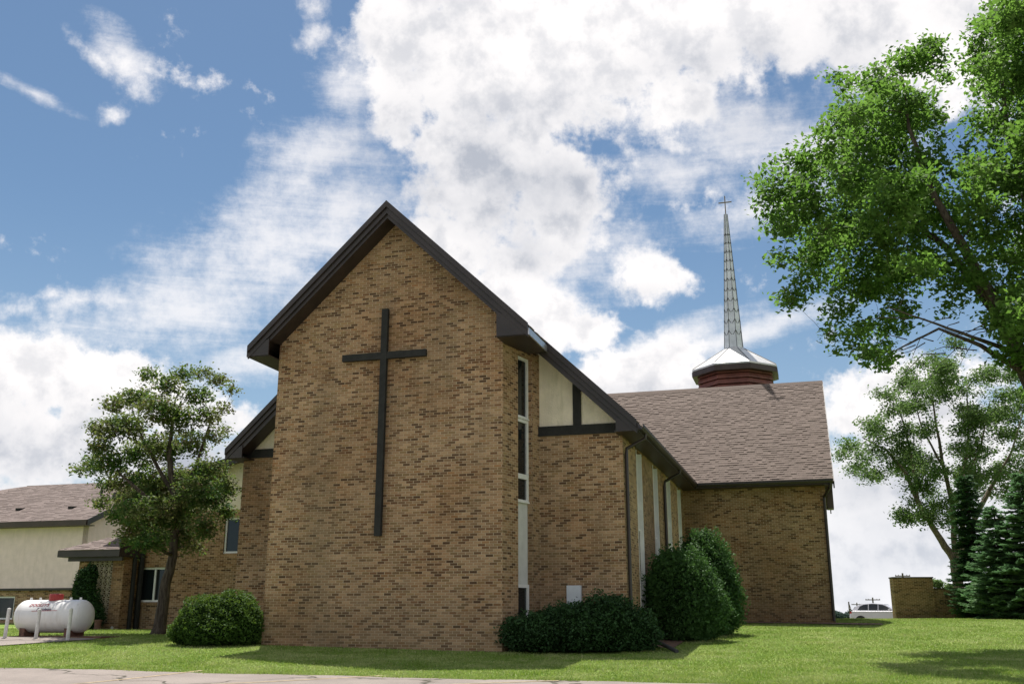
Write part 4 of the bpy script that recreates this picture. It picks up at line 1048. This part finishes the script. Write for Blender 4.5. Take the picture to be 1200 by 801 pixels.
# ---- conifers
def spruce(name, label, x, ybase, ytop, d, rbase, m, seed, lean=0, group=None, dens=1.0, taper=.8):
    rs = np.random.default_rng(seed); b = at(x, ybase, d); b.z = gz(b.x, b.y); H = at(x, ytop, d).z - b.z
    T = thing(name, label, 'spruce', b, 0, group)
    MB().tube([(0,0,-.1),(0,0,H*.5),(0,0,H*.98)], [.16,.09,.02], 8).build('trunk', M['bark'], T, smooth=True)
    V = []; bm_ = MB(); nl = int(H/.17)
    for j in range(nl):
        z = .12 + (H-.25) * j/nl; rr_ = rbase * (1 - (z/H))**taper * (1 if z > .9 else .62 + .38*z/.9) + .10
        nb = int(9 + 7*rr_/rbase)
        for k in range(nb):
            th = rs.uniform(0, 2*math.pi); L_ = rr_ * rs.uniform(.62, 1.15); dirv = np.array([math.cos(th), math.sin(th), 0])
            side = np.array([-math.sin(th), math.cos(th), 0]); z0 = z + rs.uniform(-.1,.1)
            ns = max(5, int(L_/.075*dens))
            t = (np.arange(ns)+.6)/ns
            droop = -.26*L_*t + .20*L_*t**2.2
            P = np.array([0,0,z0]) + dirv*(L_*t)[:,None] + np.array([0,0,1])*droop[:,None]
            if L_ > .7 and j % 2 == 0: bm_.tube([Vector((0,0,z0)), Vector(P[ns//2]), Vector(P[-1])], [.018,.012,.004], 4, cap=False)
            for sgn in (-1, 1, 0):
                # short side sprays, each a narrow pointed quad
                wl_ = (.34*L_*(1-t)**.7 + .12)*rs.uniform(.7,1.2,ns) if sgn else np.full(ns, .13)
                tip = P + (side*sgn*.8 + dirv*(.55 if sgn else .7)) * wl_[:,None] + np.array([0,0,1])*(-.10*wl_ + rs.normal(0,.03,ns) + (0.05 if sgn == 0 else 0))[:,None]
                wd = dirv*.035 if sgn else side*.04
                up_ = np.array([0,0,.045])
                mid = (P+tip)/2
                V.append(np.stack([P, mid+wd+up_*rs.uniform(-.5,1), tip, mid-wd-up_*.3], 1))
                nm = 2 if sgn else 0
                for q in range(nm):
                    f_ = rs.uniform(.35, .8, ns)[:,None]; b0 = P + (tip-P)*f_; t2 = b0 + (dirv*.9 - side*sgn*.35)*(.11+.10*rs.uniform(size=(ns,1))) + np.array([0,0,1])*rs.normal(0,.03,(ns,1))
                    m2 = (b0+t2)/2; V.append(np.stack([b0, m2+side*.025+up_*.3, t2, m2-side*.025-up_*.3], 1))
    V = np.concatenate(V).reshape(-1, 3)
    bm_.build('branches', M['bark'], T, fixn=False)
    raw('crown', V, 4, M[m], T)
    return T
spruce('spruce_tree', 'dark green spruce beside the low brick sign wall', 1150, 723, 552, 48.5, 1.25, 'needle', 2, taper=.60)
spruce('spruce_tree', 'blue-green spruce in front of the dark one, full to the ground', 1181, 728, 588, 44.5, 1.85, 'needle2', 3, dens=1.25)
spruce('spruce_tree', 'blue-green spruce cut by the right edge of the photo', 1219, 728, 548, 43.5, 2.0, 'needle2', 4, dens=1.25)

# ---- shrubs
def shrub(name, label, centre_px, d, parts, m, leaf=.07, n=14000, cat='shrub', seed=1, up=.2, spike=0., base=None):
    """parts: ellipsoids (dx,dy,zc,rx,ry,rz) relative to the base point on the ground"""
    b = base or on(*centre_px); T = thing(name, label, cat, (b.x, b.y, gz(b.x, b.y)))
    core = MB(); C_ = []
    tot = sum(p[3]*p[5]+p[4]*p[5] for p in parts)
    for p in parts:
        k = int(n*(p[3]*p[5]+p[4]*p[5])/tot)
        dd_ = rng.normal(size=(k,3)); dd_ /= np.linalg.norm(dd_, axis=1)[:,None]
        # lumpy surface
        lump = np.zeros(k)
        for q_ in range(9):
            a_ = rng.normal(size=3); a_ /= np.linalg.norm(a_); lump += rng.uniform(-.10,.13)*np.exp(-(1-dd_@a_)*rng.uniform(5,14))
        l = .93 + lump + .07*np.sin(dd_[:,0]*7+p[0]*3)*np.cos(dd_[:,1]*6+seed) + .05*np.sin(dd_[:,2]*11+dd_[:,0]*9) + .03*np.sin(dd_[:,1]*23)
        rad = l * (rng.uniform(.80, 1.03, k) + np.minimum(spike*rng.exponential(.5, k)**2*.09, .16))
        q = np.array(p[:3]) + dd_*rad[:,None]*np.array(p[3:])
        q = q[q[:,2] > .03]; C_.append(q)
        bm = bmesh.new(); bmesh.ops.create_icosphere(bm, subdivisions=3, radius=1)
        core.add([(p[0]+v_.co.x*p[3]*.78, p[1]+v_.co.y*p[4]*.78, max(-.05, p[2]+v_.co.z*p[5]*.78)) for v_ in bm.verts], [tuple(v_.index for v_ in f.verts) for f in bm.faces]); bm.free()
    core.build('inner_shade', M['core'], T, smooth=True, fixn=False)  # near-black filler that imitates deep shade between the leaves
    raw('foliage', leaves(np.concatenate(C_), leaf, .5, up), 4, M[m], T)
    return T
bL = wpos(-7.95, -.45)
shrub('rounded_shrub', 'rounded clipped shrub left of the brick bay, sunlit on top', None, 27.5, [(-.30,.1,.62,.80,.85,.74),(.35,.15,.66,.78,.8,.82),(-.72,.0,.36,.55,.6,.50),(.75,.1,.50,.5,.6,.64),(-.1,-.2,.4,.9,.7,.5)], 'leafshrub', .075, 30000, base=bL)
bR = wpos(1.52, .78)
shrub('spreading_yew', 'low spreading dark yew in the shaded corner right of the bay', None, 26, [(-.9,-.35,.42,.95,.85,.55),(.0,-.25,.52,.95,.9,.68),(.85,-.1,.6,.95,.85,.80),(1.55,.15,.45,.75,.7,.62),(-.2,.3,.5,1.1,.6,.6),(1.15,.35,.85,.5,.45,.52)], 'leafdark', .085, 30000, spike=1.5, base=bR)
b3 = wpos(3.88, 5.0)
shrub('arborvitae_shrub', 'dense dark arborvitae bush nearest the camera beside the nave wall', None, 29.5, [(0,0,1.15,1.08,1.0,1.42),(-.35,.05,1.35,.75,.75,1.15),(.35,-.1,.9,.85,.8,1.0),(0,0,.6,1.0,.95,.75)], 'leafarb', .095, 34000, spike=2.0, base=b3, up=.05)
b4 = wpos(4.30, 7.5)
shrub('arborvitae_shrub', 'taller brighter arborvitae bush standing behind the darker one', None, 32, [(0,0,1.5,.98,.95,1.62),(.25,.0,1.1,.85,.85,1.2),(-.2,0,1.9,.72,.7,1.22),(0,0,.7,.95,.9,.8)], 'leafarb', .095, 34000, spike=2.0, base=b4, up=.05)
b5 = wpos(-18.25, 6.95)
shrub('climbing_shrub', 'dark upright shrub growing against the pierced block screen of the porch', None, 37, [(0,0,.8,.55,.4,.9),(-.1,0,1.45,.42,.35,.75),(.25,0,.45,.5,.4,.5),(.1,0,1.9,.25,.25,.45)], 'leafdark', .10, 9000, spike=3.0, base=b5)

# ---------------------------------------------------------------- brick sign wall
sa = at(1050.5, 723, 50.); sgz = gz(sa.x, sa.y)
SG = thing('brick_sign_wall', 'low stepped brick sign wall with dark letters left of the spruces', 'sign wall', (sa.x, sa.y, sgz), R(-4))
hT = at(1046, 675.5, 50.).z - sgz; hL = at(1100, 688.5, 50.).z - sgz
wT = (1091-1046)/1167*50*.985
MB().box((0,-.02,-.3),(wT,.55,hT-.06)).build('tall_pier', M['signbrick'], SG)
MB().box((-.03,-.05,hT-.06),(wT+.03,.58,hT)).build('coping', mat('dark_coping',(.07,.055,.04),.8), SG)
MB().box((wT,.08,-.3),(7.0,.45,hL-.06)).build('sign_panel', M['signbrick'], SG)
MB().box((wT+.032,.05,hL-.06),(7.0,.48,hL)).build('coping', mat('dark_coping',(.07,.055,.04),.8), SG)
MB().box((.03,-.10,.28),(7.0,-.021,.36)).box((.03,-.07,-.3),(wT,-.021,.28)).box((wT+.001,-.07,-.3),(7.0,.079,.28)).build('ledge', M['signbrick'], SG)
for s_, x_, z_ in (("EV", 2.42, 1.00), ("COV", 2.12, .70)):
    text(s_, .30, M['letter'], SG, (lambda c, x_=x_, z_=z_: Vector((x_ + c.x, .068 - c.z, z_ + c.y))), name='raised_letters', ext=.012, sp=1.15)

# ---------------------------------------------------------------- parked car
cp_ = at(999, 722, 78.); cz = at(1020, 708.6, 78.).z - 1.46
CAR = thing('parked_car', 'silver hatchback parked beyond the lawn between church and sign wall', 'car', (cp_.x, cp_.y, cz), R(-33))
side_lo = [(0.05,.35),(0.0,.62),(.06,.95),(.22,1.05),(3.35,1.03),(3.9,.97),(4.35,.82),(4.5,.62),(4.48,.32),(3.98,.28),(3.2,.24),(1.2,.24),(.5,.28)]
green = [(.22,1.05),(.48,1.36),(.95,1.55),(1.7,1.60),(2.4,1.55),(2.85,1.36),(3.35,1.04)]
bd = MB(); Wd = .88
def ring(pts, y0, ins): return [(x_, y0, z_) for x_, z_ in pts]
secs = [(-Wd, .06), (-Wd+.07, 0), (Wd-.07, 0), (Wd, .06)]
n_ = len(side_lo); base = len(bd.v)
for y_, ins in secs:
    cx_ = 2.25; czz = .65
    for x_, z_ in side_lo: bd.v.append((x_+(cx_-x_)*ins*.5, y_, z_+(czz-z_)*ins*.6))
for i in range(3):
    for k in range(n_): q = base+i*n_; bd.f.append((q+k, q+(k+1)%n_, q+n_+(k+1)%n_, q+n_+k))
bd.f.append(tuple(base+k for k in range(n_))); bd.f.append(tuple(base+3*n_+k for k in reversed(range(n_))))
ng = len(green); base = len(bd.v)
for y_, top in ((-1,0),(1,0)):
    for x_, z_ in green: bd.v.append((x_, y_*(Wd-.05-.36*(z_-1.04)), z_))
for k in range(ng-1): bd.f.append((base+k, base+k+1, base+ng+k+1, base+ng+k))
bd.f.append(tuple(base+k for k in range(ng))); bd.f.append(tuple(base+ng+k for k in reversed(range(ng))))
bd.build('body', M['carpaint'], CAR, smooth=False, bevel=.02)
def sidewin(poly, name='window'):
    for sg in (-1, 1):
        g_ = MB(); pts = [(x_, sg*(Wd-.05-.36*(z_-1.04)+.006), z_) for x_, z_ in poly]
        g_.prism(pts, (0, sg*.006, 0)).build(name, M['glass'], CAR)
sidewin([(.62,1.10),(.78,1.36),(1.05,1.48),(1.38,1.52),(1.38,1.09)]); sidewin([(1.44,1.09),(1.44,1.53),(1.72,1.545),(2.08,1.52),(2.08,1.08)]); sidewin([(2.14,1.08),(2.14,1.51),(2.40,1.48),(2.72,1.36),(3.10,1.08)])
ws = MB().add([(2.50,-.66,1.525),(3.30,-.76,1.085),(3.30,.76,1.085),(2.50,.66,1.525)], [(0,1,2,3)]); ws.build('windshield', M['glass'], CAR, fixn=False)
MB().add([(.42,-.70,1.34),(.24,-.78,1.09),(.24,.78,1.09),(.42,.70,1.34)], [(3,2,1,0)]).build('rear_window', M['glass'], CAR, fixn=False)
for x_ in (.82, 3.68):
    for y_ in (-.80, .80):
        w_ = MB().tube([(x_, y_-.1*(1 if y_ > 0 else -1), .31), (x_, y_+.095*(1 if y_ > 0 else -1), .31)], .31, 24).build('wheel', M['tyre'], CAR)
        MB().tube([(x_, y_+.09*(1 if y_ > 0 else -1), .31), (x_, y_+.105*(1 if y_ > 0 else -1), .31)], .2, 16).build('rim', M['chrome'], w_)
        a_ = [(x_+.40*math.cos(t), y_+.084*(1 if y_ > 0 else -1), .31+.40*math.sin(t)) for t in np.linspace(0, math.pi, 12)]
        MB().prism(a_, (0, -.004, 0)).build('wheel_arch', M['tyre'], CAR)
for sg in (-1, 1):
    MB().prism([(3.95,sg*.86,.78),(4.36,sg*.80,.66),(4.38,sg*.80,.78),(4.05,sg*.84,.92)], (0, sg*.03, 0)).build('headlight', M['lamp'], CAR)
    MB().prism([(.05,sg*.86,.84),(.20,sg*.86,.86),(.20,sg*.86,1.0),(.10,sg*.86,1.0)], (0, sg*.03, 0)).build('tail_light', M['redlamp'], CAR)
    MB().box((2.86,min(sg*.86,sg*1.02),1.06),(3.00,max(sg*.86,sg*1.02),1.18)).build('mirror', M['carpaint'], CAR, bevel=.02)
tag(strip('parking_lot', 12, 60, 40, lambda x: 92., lambda x: 72., 12, .03, M['pave']), None, None, kind='structure')

# ---------------------------------------------------------------- utility poles and far growth
def upole(x, y, d, ybase, arm, label, brace=0, lean=0):
    p = at(x, y, d); z = gz(p.x, p.y); H = p.z - z
    T = thing('utility_pole', label, 'utility pole', (p.x, p.y, z), 0, 'utility poles along the far road')
    MB().tube([(0,0,-.3),(lean,0,H)], [.18,.13], 8).build('pole', M['pole'], T)
    if arm: 
        MB().box((lean-arm,-.06,H-.5),(lean+arm,.06,H-.34)).build('crossarm', M['pole'], T)
        mb = MB()
        for k in (-1,-.6,.6,1): mb.box((lean+k*arm*.93-.035,-.035,H-.34),(lean+k*arm*.93+.035,.035,H-.22))
        mb.build('insulators', M['steel'], T)
    if brace: MB().tube([(brace,0,-.3),(lean,0,H-.2)], [.07,.07], 6).build('brace', M['pole'], T)
upole(1022.5, 699.5, 190, 715, 1.0*1.35, 'T-shaped wooden pole rising straight above the silver car')
upole(1004, 705.5, 230, 715, 1.2, 'small pole above the rear of the silver car')
upole(994.5, 704.5, 210, 715, 0, 'wooden pole with slanting brace beside the far corner of the church', brace=1.4)
upole(1057.5, 671.0, 150, 700, 1.1, 'wooden pole whose crossarm shows just above the brick sign wall')

def far_trees():
    C_ = []
    for x in np.arange(930, 1010, 1.6):
        for k in range(9):
            c = at(x + random.uniform(-1,1), 718, 620 + random.uniform(-20,20)); hh = 5.0 + 1.2*math.sin(x*.31) + random.uniform(-.7,.7)
            zb_ = gz(c.x, c.y); C_.append(in_ell(60, (c.x, c.y, zb_ + hh*.5), (2.2, 3, hh*.5), .4))
    for x in [*np.arange(-500, 928, 5.), *np.arange(1060, 1900, 5.)]:
        for k in range(7):
            c = at(x + random.uniform(-3,3), 718, 620 + random.uniform(-25,25)); hh = 5.5 + 1.4*math.sin(x*.11) + random.uniform(-1,1)
            C_.append(in_ell(26, (c.x, c.y, gz(c.x, c.y) + hh*.5), (3.2, 4, hh*.5), .4))
    o = raw('far_woods', leaves(np.concatenate(C_), .9, .8), 4, M['farleaf']); tag(o, 'distant bluish tree line on the horizon', 'woods', kind='stuff')
far_trees()
for (x, y, r_, d, lb) in ((1098, 684, 5.5, 90, 'small round tree top showing over the low part of the sign wall'), (1112, 688, 4, 95, 'thin bushy tree top beside the spruce above the sign wall')):
    b = at(x, 715, d); b.z = gz(b.x, b.y); c = at(x, y, d)
    broadleaf('distant_tree', lb, b, [[(b, .15), (b.lerp(c, .6), .10), (c, .05)]], [(c, r_/1167*d), (c+Vector((.3,0,-.7)), r_/1167*d*.9), (c+Vector((-.4,.3,-1.3)), r_/1167*d)], 'leafmulti', 'bark', per=5000, leaf=.22, twigs=3, clus=10, sig=.15)
# cloud-edge: low horizon line of fields is part of the ground sheet

# ---------------------------------------------------------------- lawn blades
def lawn():
    n = 420000
    d = 19.2 + (46-19.2) * rng.uniform(0, 1, n)**1.35; x = rng.uniform(-.56, .56, n)*d
    ey = np.array([edge_y(t) for t in np.linspace(-16, 16, 400)]); ed = np.interp(x, np.linspace(-16,16,400), ey)
    ed = ed - .05 + rng.normal(0, .035, n) + .05*np.sin(x*9)*np.sin(x*2.3)
    keep = d > ed
    # not on the building footprint nor the driveway
    u = (x-O.x)*U3.x + (d-O.y)*U3.y; v_ = (x-O.x)*V3.x + (d-O.y)*V3.y
    inside = ((u > -6.9) & (u < 0) & (v_ > -.02)) | ((u > -9.8) & (u < 2.8) & (v_ > 1.85)) | ((u > 2.7) & (u < 8.2) & (v_ > VT-.8)) | ((u < -9) & (v_ > 7.4)) | ((u > 2.7) & (u < 3.9) & (v_ > 2.2) & (v_ < 9.5)) | ((u > -1) & (u < 2.8) & (v_ > .1))
    tl = np.array([tn(t) for t in np.linspace(-40, -8, 300)]); tu = np.array([tf(t) for t in np.linspace(-40, -8, 300)])
    lo = np.interp(x, np.linspace(-40,-8,300), tl); hi = np.interp(x, np.linspace(-40,-8,300), tu)
    drv = (x < on(112,749).x) & (d > lo+.06) & (d < hi-.04)
    keep &= ~inside & ~drv
    x, y = x[keep], d[keep]; n = len(x); z = gh(x, y)
    h = rng.uniform(.022, .052, n); pt = .5+.5*np.sin(x*1.9+2*np.sin(y*.8))*np.sin(y*2.3+x*.6); h *= .75 + .6*pt**3
    h *= np.where(rng.uniform(size=n) < .004, 2.6, 1.0)
    h *= np.where(y < np.interp(x, np.linspace(-16,16,400), ey) + .12, 1.7, 1.0)
    th = rng.uniform(0, math.pi, n); wd = rng.uniform(.008, .016, n)
    a = np.stack([np.cos(th)*wd, np.sin(th)*wd, np.zeros(n)], 1)
    ln = rng.normal(0, .55, (n, 2))*h[:,None]
    P = np.stack([x, y, z+.0], 1); tip = P + np.stack([ln[:,0], ln[:,1], h], 1)
    V = np.stack([P-a, P+a, tip], 1).reshape(-1, 3)
    gm = leaf_mat('grass_blade', [(0,(.125,.225,.032)),(.6,(.20,.315,.058)),(.87,(.26,.31,.09)),(1,(.38,.37,.19))], .35, .6, (.28,.38,.05))
    tag(raw('lawn_grass', V, 3, gm), 'short mown lawn grass around the church', 'grass', kind='stuff')
lawn()
